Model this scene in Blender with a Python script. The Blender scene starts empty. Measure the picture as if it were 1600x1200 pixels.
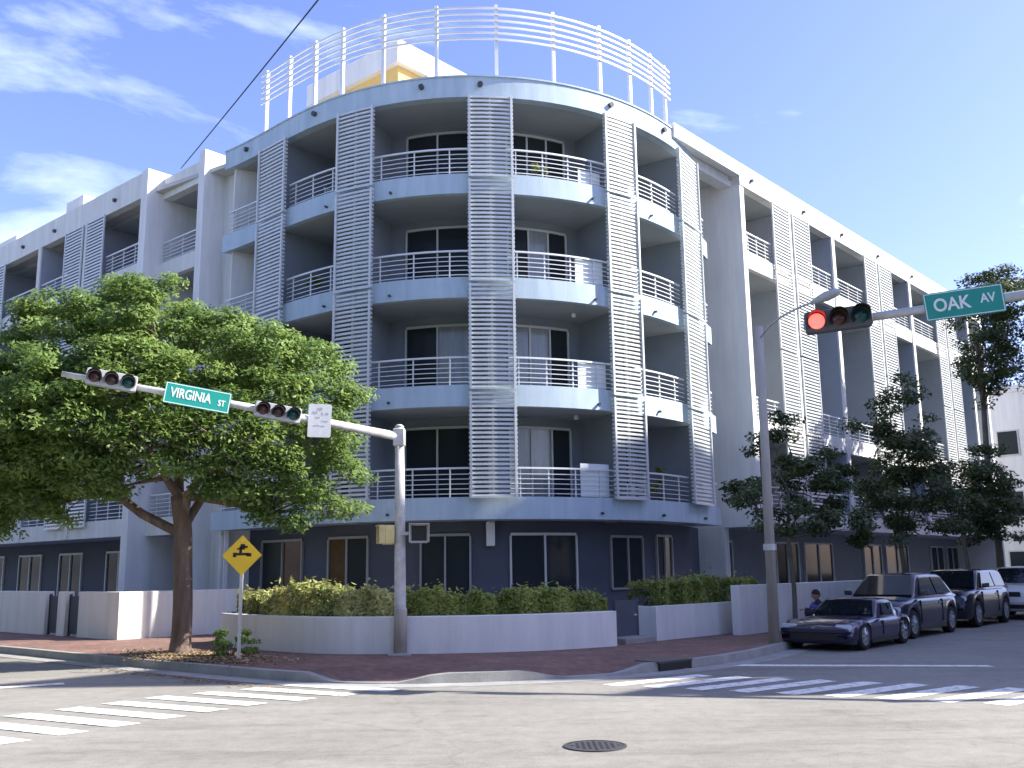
import bpy, bmesh, math, random
import numpy as np
from mathutils import Vector, Matrix
R = math.radians
sc = bpy.context.scene
col = sc.collection

# ------------------------------------------------------------------ camera
CAM_F, CAM_P, CAM_R = 1540.0, 0.187, 0.0136
cam = bpy.data.cameras.new("camera"); cam_o = bpy.data.objects.new("camera", cam); col.objects.link(cam_o)
cam.sensor_width = 36.0; cam.lens = 36.0 * CAM_F / 1600.0; cam.clip_end = 3000
_up = Vector((0, -math.sin(CAM_P), math.cos(CAM_P))); _fw = Vector((0, math.cos(CAM_P), math.sin(CAM_P)))
_r = Vector((1, 0, 0)) * math.cos(CAM_R) - _up * math.sin(CAM_R); _u = Vector((1, 0, 0)) * math.sin(CAM_R) + _up * math.cos(CAM_R)
_m = Matrix((_r, _u, -_fw)).transposed().to_4x4(); _m.translation = Vector((0, 0, 1.65)); cam_o.matrix_world = _m
sc.camera = cam_o

# ------------------------------------------------------------------ sky, sun, exposure
SUN_EL = R(38.5); SUN_H = Vector((1.0, 0.02)); SUN_H.normalize()
S = Vector((SUN_H.x * math.cos(SUN_EL), SUN_H.y * math.cos(SUN_EL), math.sin(SUN_EL)))
w = bpy.data.worlds.new("World"); sc.world = w; w.use_nodes = True
nt = w.node_tree; nt.nodes.clear()
sky = nt.nodes.new("ShaderNodeTexSky"); sky.sky_type = 'NISHITA'; sky.sun_disc = False
sky.sun_elevation = SUN_EL; sky.sun_rotation = math.atan2(SUN_H.x, SUN_H.y); sky.air_density = 1.0; sky.dust_density = 1.2; sky.ozone_density = 2.0
tc = nt.nodes.new("ShaderNodeTexCoord"); mp = nt.nodes.new("ShaderNodeMapping"); mp.inputs['Scale'].default_value = (1.0, 1.0, 2.6); mp.inputs['Location'].default_value = (3.3, 2.2, 2.1)
nz = nt.nodes.new("ShaderNodeTexNoise"); nz.inputs['Scale'].default_value = 2.3; nz.inputs['Detail'].default_value = 9; nz.inputs['Roughness'].default_value = 0.58; nz.inputs['Distortion'].default_value = 0.35
cr = nt.nodes.new("ShaderNodeValToRGB"); cr.color_ramp.elements[0].position = 0.55; cr.color_ramp.elements[0].color = (0, 0, 0, 1); cr.color_ramp.elements[1].position = 0.80; cr.color_ramp.elements[1].color = (0.62, 0.62, 0.62, 1)
tint = nt.nodes.new("ShaderNodeMix"); tint.data_type = 'RGBA'; tint.blend_type = 'MULTIPLY'; tint.inputs['Factor'].default_value = 1.0; tint.inputs['B'].default_value = (1.12, 1.06, 1.42, 1)
mx = nt.nodes.new("ShaderNodeMix"); mx.data_type = 'RGBA'; mx.inputs['B'].default_value = (10.5, 11.6, 13.4, 1)
bg = nt.nodes.new("ShaderNodeBackground"); bg.inputs['Strength'].default_value = 0.098
out = nt.nodes.new("ShaderNodeOutputWorld")
L = nt.links.new
L(tc.outputs['Generated'], mp.inputs['Vector']); L(mp.outputs['Vector'], nz.inputs['Vector']); L(nz.outputs['Fac'], cr.inputs['Fac'])
L(sky.outputs['Color'], tint.inputs['A']); L(tint.outputs['Result'], mx.inputs['A']); L(cr.outputs['Color'], mx.inputs['Factor']); L(mx.outputs['Result'], bg.inputs['Color']); L(bg.outputs['Background'], out.inputs['Surface'])
sun = bpy.data.lights.new("sun", 'SUN'); sun.energy = 5.0; sun.angle = R(0.53); sun.color = (1.0, 0.95, 0.86)
sun_o = bpy.data.objects.new("sun", sun); col.objects.link(sun_o); sun_o.location = (40, 10, 40); sun_o.rotation_euler = S.to_track_quat('Z', 'Y').to_euler()
sc.view_settings.view_transform = 'Standard'; sc.view_settings.look = 'None'; sc.view_settings.exposure = 1.30; sc.view_settings.gamma = 1.0; sc.view_settings.use_curve_mapping = False
sc.render.engine = 'CYCLES'

# ------------------------------------------------------------------ materials
MATS = {}
def mat(name, c, rough=0.7, var=0.12, scale=3.0, bump=0.0, metal=0.0, bscale=40.0, spec=0.5, c2=None, detail=6, streak=False, coat=0.0, ior=None):
    m = bpy.data.materials.new(name); m.use_nodes = True; n = m.node_tree; b = n.nodes['Principled BSDF']
    b.inputs['Roughness'].default_value = rough; b.inputs['Metallic'].default_value = metal; b.inputs['Specular IOR Level'].default_value = spec
    b.inputs['Coat Weight'].default_value = coat
    t = n.nodes.new("ShaderNodeTexCoord")
    if var > 0 or c2:
        z = n.nodes.new("ShaderNodeTexNoise"); z.inputs['Scale'].default_value = scale; z.inputs['Detail'].default_value = detail; z.inputs['Roughness'].default_value = 0.65
        if streak:
            mp = n.nodes.new("ShaderNodeMapping"); mp.inputs['Scale'].default_value = (1, 1, 0.12); n.links.new(t.outputs['Object'], mp.inputs['Vector']); n.links.new(mp.outputs['Vector'], z.inputs['Vector'])
        else:
            n.links.new(t.outputs['Object'], z.inputs['Vector'])
        r = n.nodes.new("ShaderNodeValToRGB"); r.color_ramp.elements[0].position = 0.3; r.color_ramp.elements[1].position = 0.7
        d = c2 or tuple(x * (1 - var) for x in c); e = c if c2 else tuple(min(1, x * (1 + var)) for x in c)
        r.color_ramp.elements[0].color = (*d, 1); r.color_ramp.elements[1].color = (*e, 1)
        n.links.new(z.outputs['Fac'], r.inputs['Fac']); n.links.new(r.outputs['Color'], b.inputs['Base Color'])
    else:
        b.inputs['Base Color'].default_value = (*c, 1)
    if bump > 0:
        z2 = n.nodes.new("ShaderNodeTexNoise"); z2.inputs['Scale'].default_value = bscale; z2.inputs['Detail'].default_value = 5; n.links.new(t.outputs['Object'], z2.inputs['Vector'])
        bp = n.nodes.new("ShaderNodeBump"); bp.inputs['Strength'].default_value = bump; bp.inputs['Distance'].default_value = 0.02; n.links.new(z2.outputs['Fac'], bp.inputs['Height']); n.links.new(bp.outputs['Normal'], b.inputs['Normal'])
    MATS[name] = m
    if ior: b.inputs['IOR'].default_value = ior
    return m
M_white = mat('white_stucco', (0.79, 0.79, 0.765), 0.8, 0.05, 3.5, 0.3, streak=True, c2=(0.66, 0.66, 0.64))
M_cream = mat('cream_stucco', (0.72, 0.73, 0.69), 0.8, 0.06, 3.5, 0.3, streak=True, c2=(0.58, 0.59, 0.55))
M_blue = mat('pale_blue_paint', (0.47, 0.575, 0.64), 0.75, 0.07, 3.5, 0.25, streak=True, c2=(0.36, 0.46, 0.53))
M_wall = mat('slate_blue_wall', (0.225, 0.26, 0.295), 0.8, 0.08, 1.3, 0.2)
M_party = mat('party_wall_shade', (0.33, 0.37, 0.43), 0.8, 0.06, 1.3, 0.2)  # grey blue shade of the party wall sides put into the colour
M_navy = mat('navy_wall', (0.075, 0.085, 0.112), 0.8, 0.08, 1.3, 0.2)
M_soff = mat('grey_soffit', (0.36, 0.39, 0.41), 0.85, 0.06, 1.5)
M_alu = mat('brushed_aluminium', (0.60, 0.625, 0.61), 0.45, 0.05, 6.0, metal=0.15)
M_rail = mat('rail_aluminium', (0.70, 0.72, 0.72), 0.45, 0.04, 6.0, metal=0.1)
M_frame2 = mat('dark_window_frame', (0.30, 0.31, 0.30), 0.5, 0.05, 5)  # darker grey for the ground floor frames
M_frame = mat('window_frame', (0.55, 0.57, 0.56), 0.5, 0.05, 5)
M_glass = mat('dark_glass', (0.03, 0.038, 0.042), 0.10, 0.0, spec=0.5, ior=1.17)
M_curt = mat('curtained_glass', (0.24, 0.27, 0.27), 0.12, 0.2, 7.0, spec=0.6, streak=True)
M_brown = mat('brown_pane', (0.10, 0.06, 0.03), 0.1, 0.3, 2.0, ior=1.2)  # warm brown base colour for some ground floor panes
M_panel = mat('frosted_panel', (0.66, 0.72, 0.72), 0.5, 0.05, 2)
M_orange = mat('ochre_stucco', (0.74, 0.50, 0.17), 0.8, 0.06, 1.0)
M_roof = mat('roof_membrane', (0.5, 0.5, 0.48), 0.9, 0.1, 0.6)
M_dark = mat('dark_metal', (0.05, 0.05, 0.055), 0.5, 0.1, 8)
M_black = mat('black_plastic', (0.012, 0.012, 0.013), 0.5, 0.1, 8)
M_galv = mat('galvanised_steel', (0.52, 0.53, 0.53), 0.45, 0.12, 5.0, 0.05, metal=0.4, streak=True)
M_pole = mat('painted_pole', (0.66, 0.67, 0.66), 0.5, 0.12, 4.0, 0.1, c2=(0.38, 0.36, 0.32))
M_wood = mat('weathered_pole_wood', (0.40, 0.37, 0.33), 0.9, 0.25, 3.0, 0.6, streak=True)
M_sig = mat('signal_grey', (0.45, 0.46, 0.46), 0.5, 0.12, 6)
M_green = mat('street_sign_green', (0.010, 0.29, 0.235), 0.35, 0.08, 4)
M_swhite = mat('sign_white', (0.82, 0.83, 0.80), 0.4, 0.04, 4)
M_syel = mat('sign_yellow', (0.82, 0.53, 0.03), 0.4, 0.06, 4)
M_pedy = mat('signal_yellow', (0.62, 0.52, 0.22), 0.5, 0.15, 6)
M_conc = mat('kerb_concrete', (0.36, 0.36, 0.34), 0.9, 0.22, 2.0, 0.4, c2=(0.22, 0.22, 0.21))
M_paint = mat('road_paint', (0.80, 0.80, 0.74), 0.7, 0.0, 7.0, 0.2, c2=(0.36, 0.355, 0.33), detail=12)
for _n in M_paint.node_tree.nodes:
    if _n.type == 'VALTORGB': _n.color_ramp.elements[0].position = 0.36; _n.color_ramp.elements[1].position = 0.50
M_bark = mat('bark', (0.24, 0.18, 0.145), 0.95, 0.3, 5.0, 0.9, bscale=22, c2=(0.08, 0.055, 0.042), streak=True)
M_bark2 = mat('grey_bark', (0.13, 0.12, 0.10), 0.95, 0.3, 5.0, 0.7, bscale=25)
M_soil = mat('mulch', (0.13, 0.09, 0.06), 0.95, 0.4, 18, 0.8, bscale=60)
M_patio = mat('patio_concrete', (0.40, 0.39, 0.37), 0.9, 0.15, 1.5, 0.3)
M_tyre = mat('tyre_rubber', (0.015, 0.015, 0.016), 0.85, 0.1, 8)
M_rim = mat('alloy_rim', (0.5, 0.51, 0.53), 0.3, 0.05, 6, metal=0.6)
M_skin = mat('skin', (0.42, 0.26, 0.18), 0.6, 0.05, 6)
M_hair = mat('dark_hair', (0.02, 0.016, 0.014), 0.7, 0.1, 20)
M_shirt = mat('purple_shirt', (0.16, 0.14, 0.48), 0.85, 0.08, 10)
M_trou = mat('dark_trousers', (0.04, 0.045, 0.07), 0.9, 0.1, 10)
M_wplast = mat('white_plastic', (0.72, 0.74, 0.74), 0.45, 0.03, 4)
M_tower = mat('shade_tower_concrete', (0.25, 0.25, 0.25), 0.85, 0.08, 0.4)

def lens_mat(name, c, e):
    m = mat(name, c, 0.25, 0.0, spec=0.6)
    if e > 0:
        b = m.node_tree.nodes['Principled BSDF']; b.inputs['Emission Color'].default_value = (*c, 1); b.inputs['Emission Strength'].default_value = e
    return m
M_redon = lens_mat('red_lens_lit', (1.0, 0.06, 0.05), 2.2)
M_redoff = lens_mat('red_lens_off', (0.06, 0.02, 0.012), 0)
M_ambo = lens_mat('amber_lens_off', (0.05, 0.026, 0.02), 0)
M_grno = lens_mat('green_lens_off', (0.006, 0.06, 0.055), 0)
M_hlamp = lens_mat('headlamp_glass', (0.55, 0.57, 0.6), 0)

def carpaint(name, c):
    return mat(name, c, 0.2, 0.06, 1.5, metal=0.0, spec=0.5, coat=0.4)

def leafmat(name, c1, c2, transl=0.35, rough=0.5):
    m = bpy.data.materials.new(name); m.use_nodes = True; n = m.node_tree; b = n.nodes['Principled BSDF']; o = n.nodes['Material Output']
    at = n.nodes.new("ShaderNodeAttribute"); at.attribute_name = "tint"
    r = n.nodes.new("ShaderNodeValToRGB"); r.color_ramp.elements[0].color = (*c1, 1); r.color_ramp.elements[1].color = (*c2, 1)
    n.links.new(at.outputs['Fac'], r.inputs['Fac']); n.links.new(r.outputs['Color'], b.inputs['Base Color'])
    b.inputs['Roughness'].default_value = rough; b.inputs['Specular IOR Level'].default_value = 0.3
    t = n.nodes.new("ShaderNodeBsdfTranslucent"); n.links.new(r.outputs['Color'], t.inputs['Color'])
    ms = n.nodes.new("ShaderNodeMixShader"); ms.inputs[0].default_value = transl
    n.links.new(b.outputs[0], ms.inputs[1]); n.links.new(t.outputs[0], ms.inputs[2]); n.links.new(ms.outputs[0], o.inputs['Surface'])
    return m
M_leafL = leafmat('bright_green_leaf', (0.07, 0.145, 0.032), (0.32, 0.43, 0.125), 0.5)
M_leafD = leafmat('dark_green_leaf', (0.03, 0.055, 0.018), (0.10, 0.135, 0.045), 0.3)
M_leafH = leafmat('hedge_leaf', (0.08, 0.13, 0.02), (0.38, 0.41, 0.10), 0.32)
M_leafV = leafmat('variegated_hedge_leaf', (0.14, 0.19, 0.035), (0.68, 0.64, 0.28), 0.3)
M_litter = leafmat('dry_leaf', (0.16, 0.09, 0.045), (0.42, 0.33, 0.19), 0.1)

# asphalt with patches, stains and fine aggregate
def asphalt():
    m = bpy.data.materials.new('worn_asphalt'); m.use_nodes = True; n = m.node_tree; b = n.nodes['Principled BSDF']; k = n.links.new
    t = n.nodes.new("ShaderNodeTexCoord")
    def noise(sc_, det, ro=0.6, vec=None):
        z = n.nodes.new("ShaderNodeTexNoise"); z.inputs['Scale'].default_value = sc_; z.inputs['Detail'].default_value = det; z.inputs['Roughness'].default_value = ro
        k(vec if vec else t.outputs['Object'], z.inputs['Vector']); return z
    a_ = noise(0.22, 6, 0.6); r1 = n.nodes.new("ShaderNodeValToRGB"); r1.color_ramp.elements[0].position = 0.32; r1.color_ramp.elements[1].position = 0.66
    r1.color_ramp.elements[0].color = (0.215, 0.206, 0.182, 1); r1.color_ramp.elements[1].color = (0.298, 0.287, 0.257, 1); k(a_.outputs['Fac'], r1.inputs['Fac'])
    mpn = n.nodes.new("ShaderNodeMapping"); mpn.inputs['Rotation'].default_value = (0, 0, R(-41)); mpn.inputs['Scale'].default_value = (0.35, 2.2, 1); k(t.outputs['Object'], mpn.inputs['Vector'])
    s_ = noise(0.8, 8, 0.7, mpn.outputs['Vector']); r2 = n.nodes.new("ShaderNodeValToRGB"); r2.color_ramp.elements[0].position = 0.30; r2.color_ramp.elements[0].color = (0.72, 0.72, 0.72, 1); r2.color_ramp.elements[1].position = 0.5; r2.color_ramp.elements[1].color = (1, 1, 1, 1); k(s_.outputs['Fac'], r2.inputs['Fac'])
    g_ = noise(60, 4, 0.8); r3 = n.nodes.new("ShaderNodeValToRGB"); r3.color_ramp.elements[0].position = 0.3; r3.color_ramp.elements[0].color = (0.7, 0.7, 0.7, 1); r3.color_ramp.elements[1].position = 0.7; r3.color_ramp.elements[1].color = (1.15, 1.15, 1.15, 1); k(g_.outputs['Fac'], r3.inputs['Fac'])
    vor = n.nodes.new("ShaderNodeTexVoronoi"); vor.feature = 'DISTANCE_TO_EDGE'; vor.inputs['Scale'].default_value = 0.28
    wz = noise(1.2, 4); add = n.nodes.new("ShaderNodeVectorMath"); add.operation = 'MULTIPLY_ADD'; k(wz.outputs['Color'], add.inputs[0]); add.inputs[1].default_value = (0.9, 0.9, 0); k(t.outputs['Object'], add.inputs[2]); k(add.outputs['Vector'], vor.inputs['Vector'])
    r4 = n.nodes.new("ShaderNodeValToRGB"); r4.color_ramp.elements[0].position = 0.0; r4.color_ramp.elements[0].color = (0.86, 0.86, 0.86, 1); r4.color_ramp.elements[1].position = 0.008; r4.color_ramp.elements[1].color = (1, 1, 1, 1); k(vor.outputs['Distance'], r4.inputs['Fac'])
    cur = r1.outputs['Color']
    for rr in (r2, r3, r4):
        mm = n.nodes.new("ShaderNodeMix"); mm.data_type = 'RGBA'; mm.blend_type = 'MULTIPLY'; mm.inputs['Factor'].default_value = 1.0; k(cur, mm.inputs['A']); k(rr.outputs['Color'], mm.inputs['B']); cur = mm.outputs['Result']
    q_ = noise(4.5, 9, 0.75); r5 = n.nodes.new("ShaderNodeValToRGB"); r5.color_ramp.elements[0].position = 0.3; r5.color_ramp.elements[0].color = (0.80, 0.80, 0.79, 1); r5.color_ramp.elements[1].position = 0.62; r5.color_ramp.elements[1].color = (1.06, 1.06, 1.05, 1); k(q_.outputs['Fac'], r5.inputs['Fac'])
    mm = n.nodes.new("ShaderNodeMix"); mm.data_type = 'RGBA'; mm.blend_type = 'MULTIPLY'; mm.inputs['Factor'].default_value = 1.0; k(cur, mm.inputs['A']); k(r5.outputs['Color'], mm.inputs['B']); cur = mm.outputs['Result']
    k(cur, b.inputs['Base Color']); b.inputs['Roughness'].default_value = 0.85; b.inputs['Specular IOR Level'].default_value = 0.3
    bp = n.nodes.new("ShaderNodeBump"); bp.inputs['Strength'].default_value = 0.35; bp.inputs['Distance'].default_value = 0.01; k(g_.outputs['Fac'], bp.inputs['Height']); k(bp.outputs['Normal'], b.inputs['Normal'])
    return m
M_asph = asphalt()
def pavers():
    m = bpy.data.materials.new('red_brick_pavers'); m.use_nodes = True; n = m.node_tree; b = n.nodes['Principled BSDF']; k = n.links.new
    t = n.nodes.new("ShaderNodeTexCoord"); mpn = n.nodes.new("ShaderNodeMapping"); mpn.inputs['Rotation'].default_value = (0, 0, R(49)); k(t.outputs['Object'], mpn.inputs['Vector'])
    br = n.nodes.new("ShaderNodeTexBrick"); br.inputs['Scale'].default_value = 1.0; br.inputs['Brick Width'].default_value = 0.20; br.inputs['Row Height'].default_value = 0.10; br.inputs['Mortar Size'].default_value = 0.006
    br.inputs['Color1'].default_value = (0.165, 0.09, 0.075, 1); br.inputs['Color2'].default_value = (0.235, 0.14, 0.115, 1); br.inputs['Mortar'].default_value = (0.14, 0.09, 0.07, 1); k(mpn.outputs['Vector'], br.inputs['Vector'])
    z = n.nodes.new("ShaderNodeTexNoise"); z.inputs['Scale'].default_value = 0.9; z.inputs['Detail'].default_value = 7; k(t.outputs['Object'], z.inputs['Vector'])
    r = n.nodes.new("ShaderNodeValToRGB"); r.color_ramp.elements[0].position = 0.3; r.color_ramp.elements[0].color = (0.72, 0.74, 0.72, 1); r.color_ramp.elements[1].position = 0.7; r.color_ramp.elements[1].color = (1.15, 1.1, 1.05, 1); k(z.outputs['Fac'], r.inputs['Fac'])
    mm = n.nodes.new("ShaderNodeMix"); mm.data_type = 'RGBA'; mm.blend_type = 'MULTIPLY'; mm.inputs['Factor'].default_value = 1.0; k(br.outputs['Color'], mm.inputs['A']); k(r.outputs['Color'], mm.inputs['B']); k(mm.outputs['Result'], b.inputs['Base Color'])
    b.inputs['Roughness'].default_value = 0.9
    bp = n.nodes.new("ShaderNodeBump"); bp.inputs['Strength'].default_value = 0.4; bp.inputs['Distance'].default_value = 0.01; k(br.outputs['Fac'], bp.inputs['Height']); bp.invert = True; k(bp.outputs['Normal'], b.inputs['Normal'])
    return m
M_pav = pavers()

# ------------------------------------------------------------------ mesh helpers
class MB:
    def __init__(s): s.v = []; s.f = []
    def add(s, vs, fs):
        o = len(s.v); s.v += [tuple(p) for p in vs]; s.f += [tuple(i + o for i in f) for f in fs]; return s
    def hexa(s, p):   # 8 points: bottom 4 (ccw), top 4
        return s.add(p, [(3, 2, 1, 0), (4, 5, 6, 7), (0, 1, 5, 4), (1, 2, 6, 5), (2, 3, 7, 6), (3, 0, 4, 7)])
    def box(s, x0, x1, y0, y1, z0, z1):
        return s.hexa([(x0, y0, z0), (x1, y0, z0), (x1, y1, z0), (x0, y1, z0), (x0, y0, z1), (x1, y0, z1), (x1, y1, z1), (x0, y1, z1)])
    def prism(s, pts, z0, z1):   # ccw polygon
        n = len(pts); vs = [(p[0], p[1], z0) for p in pts] + [(p[0], p[1], z1) for p in pts]
        return s.add(vs, [tuple(range(n - 1, -1, -1)), tuple(range(n, 2 * n))] + [(i, (i + 1) % n, n + (i + 1) % n, n + i) for i in range(n)])
    def tube(s, pts, rad, n=8, cap=True):
        pts = [Vector(p) for p in pts]; rs = rad if isinstance(rad, (list, tuple)) else [rad] * len(pts)
        rings = []; ref = None
        for i, p in enumerate(pts):
            d = (pts[min(i + 1, len(pts) - 1)] - pts[max(i - 1, 0)]).normalized()
            if ref is None: ref = Vector((0, 0, 1)) if abs(d.z) < 0.9 else Vector((1, 0, 0))
            x = d.cross(ref).normalized(); y = x.cross(d).normalized(); ref = y
            rings.append([p + (x * math.cos(2 * math.pi * j / n) + y * math.sin(2 * math.pi * j / n)) * rs[i] for j in range(n)])
        o = len(s.v); s.v += [tuple(q) for rg in rings for q in rg]
        for i in range(len(pts) - 1):
            for j in range(n):
                s.f.append((o + i * n + j, o + i * n + (j + 1) % n, o + (i + 1) * n + (j + 1) % n, o + (i + 1) * n + j))
        if cap:
            s.f.append(tuple(o + j for j in range(n - 1, -1, -1))); e = o + (len(pts) - 1) * n; s.f.append(tuple(e + j for j in range(n)))
        return s
    def mesh(s, name, smooth=False):
        me = bpy.data.meshes.new(name); me.from_pydata(s.v, [], s.f); me.validate()
        b = bmesh.new(); b.from_mesh(me); bmesh.ops.recalc_face_normals(b, faces=b.faces); b.to_mesh(me); b.free()
        me.shade_smooth()
        if not smooth: me.set_sharp_from_angle(angle=R(28))
        return me

def put(name, me, m=None, parent=None, loc=None):
    if m is not None and not me.materials: me.materials.append(m)
    o = bpy.data.objects.new(name, me); col.objects.link(o)
    if parent is not None: o.parent = parent
    if loc is not None: o.location = loc
    return o
def obj(name, mb, m, parent=None, smooth=False, loc=None, bevel=0.0):
    o = put(name, mb.mesh(name, smooth), m, parent, loc)
    if bevel > 0:
        md = o.modifiers.new('bevel', 'BEVEL'); md.width = bevel; md.segments = 2; md.limit_method = 'ANGLE'
    return o
def tag(o, label=None, cat=None, group=None, kind=None):
    if label: o['label'] = label
    if cat: o['category'] = cat
    if group: o['group'] = group
    if kind: o['kind'] = kind
    return o
def empty(name, loc, rz=0.0):
    o = bpy.data.objects.new(name, None); col.objects.link(o); o.location = loc; o.rotation_euler = (0, 0, rz); o.empty_display_size = 0.3
    return o
class Thing:      # a thing built in world coordinates: parts sit at -root so their meshes can use world numbers
    def __init__(s, name, base, label, cat, group=None):
        s.r = empty(name, base); s.off = (-base[0], -base[1], -base[2]); tag(s.r, label, cat, group)
    def part(s, name, mb, m, smooth=False, bevel=0.0): return obj(name, mb, m, s.r, smooth, s.off, bevel)
    def sub(s, name, mb, m, par, smooth=False): return obj(name, mb, m, par, smooth)
    def putm(s, name, me, m, dz=0.0): return put(name, me, m, s.r, (s.off[0], s.off[1], s.off[2] + dz))
def catmull(P, n=8):
    P = [Vector(p) for p in P]; Q = []
    for i in range(len(P) - 1):
        p0 = P[max(i - 1, 0)]; p1 = P[i]; p2 = P[i + 1]; p3 = P[min(i + 2, len(P) - 1)]
        for j in range(n):
            t = j / n; Q.append(0.5 * ((2 * p1) + (p2 - p0) * t + (2 * p0 - 5 * p1 + 4 * p2 - p3) * t * t + (3 * p1 - p0 - 3 * p2 + p3) * t ** 3))
    Q.append(P[-1]); return Q

# street grid: a = along the right street, b = along the left street, nR / nL = out of the two facades
A = Vector((0.655, 0.7556)); NR = Vector((0.7556, -0.655)); B = Vector((-0.7556, 0.655)); NL = Vector((-0.655, -0.7556))
def gr(a_, n_): return A * a_ + NR * n_          # right street coordinates
def gl(b_, n_): return B * b_ + NL * n_          # left street coordinates

# ------------------------------------------------------------------ ground, road, kerbs, pavement
ground = tag(obj('ground', MB().add([(-900, -900, -0.02), (900, -900, -0.02), (900, 900, -0.02), (-900, 900, -0.02)], [(0, 1, 2, 3)]), M_patio), kind='structure')
rd = MB()
rd.add([(*gl(140, -11), 0), (*gl(140, 1.2), 0), (*gl(-60, 1.2), 0), (*gl(-60, -11), 0)], [(0, 1, 2, 3)])
left_street = tag(obj('left_street', rd, M_asph), kind='structure')
rd2 = MB().add([(*gr(140, -11), 0.004), (*gr(140, 1.2), 0.004), (*gr(-60, 1.2), 0.004), (*gr(-60, -11), 0.004)], [(0, 3, 2, 1)])
right_street = tag(obj('right_street', rd2, M_asph), kind='structure')
kerb_ctrl = [gl(130, -9.45), gl(60, -9.45), gl(40, -9.45), (-16.4, 26.4), (-11.45, 22.5), (-8.25, 19.75), (-5.05, 17.05), (-3.3, 15.75), (-1.78, 15.25), (0.33, 15.55), (2.0, 16.35), (3.3, 17.4), (4.4, 18.75), (5.3, 20.2), (5.95, 21.45), gr(21.8, -9.9), gr(25, -10.1), gr(45, -10.1), gr(80, -10.1), gr(140, -10.1)]
path = catmull([(p[0], p[1], 0) for p in kerb_ctrl], 8)
def offs(d):
    o = []
    for i, p in enumerate(path):
        t = (path[min(i + 1, len(path) - 1)] - path[max(i - 1, 0)]).normalized(); nrm = Vector((-t.y, t.x, 0))   # left of travel = towards the block
        o.append(p + nrm * d)
    return o
def kh(p):   # kerb height: dips at the two ramps
    h = 0.15
    for c in ((-2.25, 15.4), (1.2, 15.9)):
        d = math.hypot(p.x - c[0], p.y - c[1]); h = min(h, 0.03 + 0.12 * max(0, min(1, (d - 0.55) / 0.55)))
    return h
def strip(d0, d1, z0f, z1f, mb):
    P0 = offs(d0); P1 = offs(d1); n = len(P0); o = len(mb.v)
    for i in range(n): mb.v.append((P0[i].x, P0[i].y, z0f(path[i]))); mb.v.append((P1[i].x, P1[i].y, z1f(path[i])))
    for i in range(n - 1): mb.f.append((o + 2 * i, o + 2 * i + 2, o + 2 * i + 3, o + 2 * i + 1))
kb = MB(); strip(0.0, 0.02, lambda p: -0.01, kh, kb); strip(0.02, 0.18, kh, kh, kb)
tag(obj('kerb', kb, M_conc), kind='structure')
gt = MB(); strip(-0.42, 0.0, lambda p: 0.0075, lambda p: 0.012, gt); tag(obj('gutter', gt, M_conc), kind='structure')
sw = MB(); strip(0.18, 1.3, lambda p: kh(p) - 0.004, lambda p: 0.15, sw); _in = offs(1.3); sw.add([(p.x, p.y, 0.15) for p in _in] + [(*gr(140, -16), 0.15), (*gr(30, -16), 0.15), (-1.5, 27.5, 0.15), (*gl(30, -16), 0.15), (*gl(130, -16), 0.15)], [tuple(range(len(_in) + 5))])
tag(obj('pavement', sw, M_pav), kind='structure')
pt = MB(); poly = [gl(130, -12.15), gl(23.1, -12.15), gl(23.1, -14.5), Vector((-6.2, 23)), Vector((-4.9, 20.9)), Vector((-2.4, 19.2)), Vector((0, 19.4)), Vector((2.0, 20.4)), Vector((6.0, 24.9)), gr(140, -11.2), gr(140, -60), Vector((-10, 190)), gl(130, -60)]
pt.prism(poly, 0.10, 0.156)
tag(obj('patio_ground', pt, M_patio), kind='structure')
# the other three corners of the crossing
def corner(pts, name):
    tag(obj(name, MB().prism(pts, -0.01, 0.14), M_conc, bevel=0.02), kind='structure')
corner([gr(9.2, 0.9), gr(140, 0.9), gr(140, 5.5), gr(9.2, 5.5)][::1], 'far_pavement_right')
corner([gl(9.9, 0.9), gl(9.9, 5.5), gl(130, 5.5), gl(130, 0.9)], 'far_pavement_left')

rnd = random.Random(4)
def ground_quad(c, u, hl, v, hw, z):
    c = Vector(c); return [(*(c - u * hl - v * hw), z), (*(c + u * hl - v * hw), z), (*(c + u * hl + v * hw), z), (*(c - u * hl + v * hw), z)]
uS = Vector((0.87, -0.493)); vS = Vector((0.64, 0.768))
for i in range(14):      # left crossing bars
    c = Vector((-2.55, 14.95)) + Vector((-0.555, -0.832)) * (0.645 * i); c += Vector((-0.52, 0.3)) * min(1, i / 3)
    l = 0.95 + 0.05 * rnd.random()
    obj('crossing_bar', MB().add(ground_quad(c, uS, l, vS, 0.165, 0.0085), [(0, 1, 2, 3)]), M_paint, left_street)
uT = Vector((0.80, 0.60)); uT.normalize()
for i in range(9):       # right crossing bars
    c = Vector((2.15, 15.35)) + Vector((0.80, -0.46)) * (0.68 * i); 
    obj('crossing_bar', MB().add(ground_quad(c, uT, 1.0, Vector((-uT.y, uT.x)), 0.16, 0.0085), [(0, 1, 2, 3)]), M_paint, right_street)
obj('stop_line', MB().add([(3.55, 17.35, 0.0085), (7.8, 16.63, 0.0085), (7.8, 16.9, 0.0085), (3.55, 17.65, 0.0085)], [(0, 1, 2, 3)]), M_paint, right_street)
obj('stop_line', MB().add(ground_quad((-8.1, 15.4), Vector((0.86, 0.5)), 1.2, Vector((-0.5, 0.86)), 0.15, 0.0085), [(0, 1, 2, 3)]), M_paint, left_street)
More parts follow.
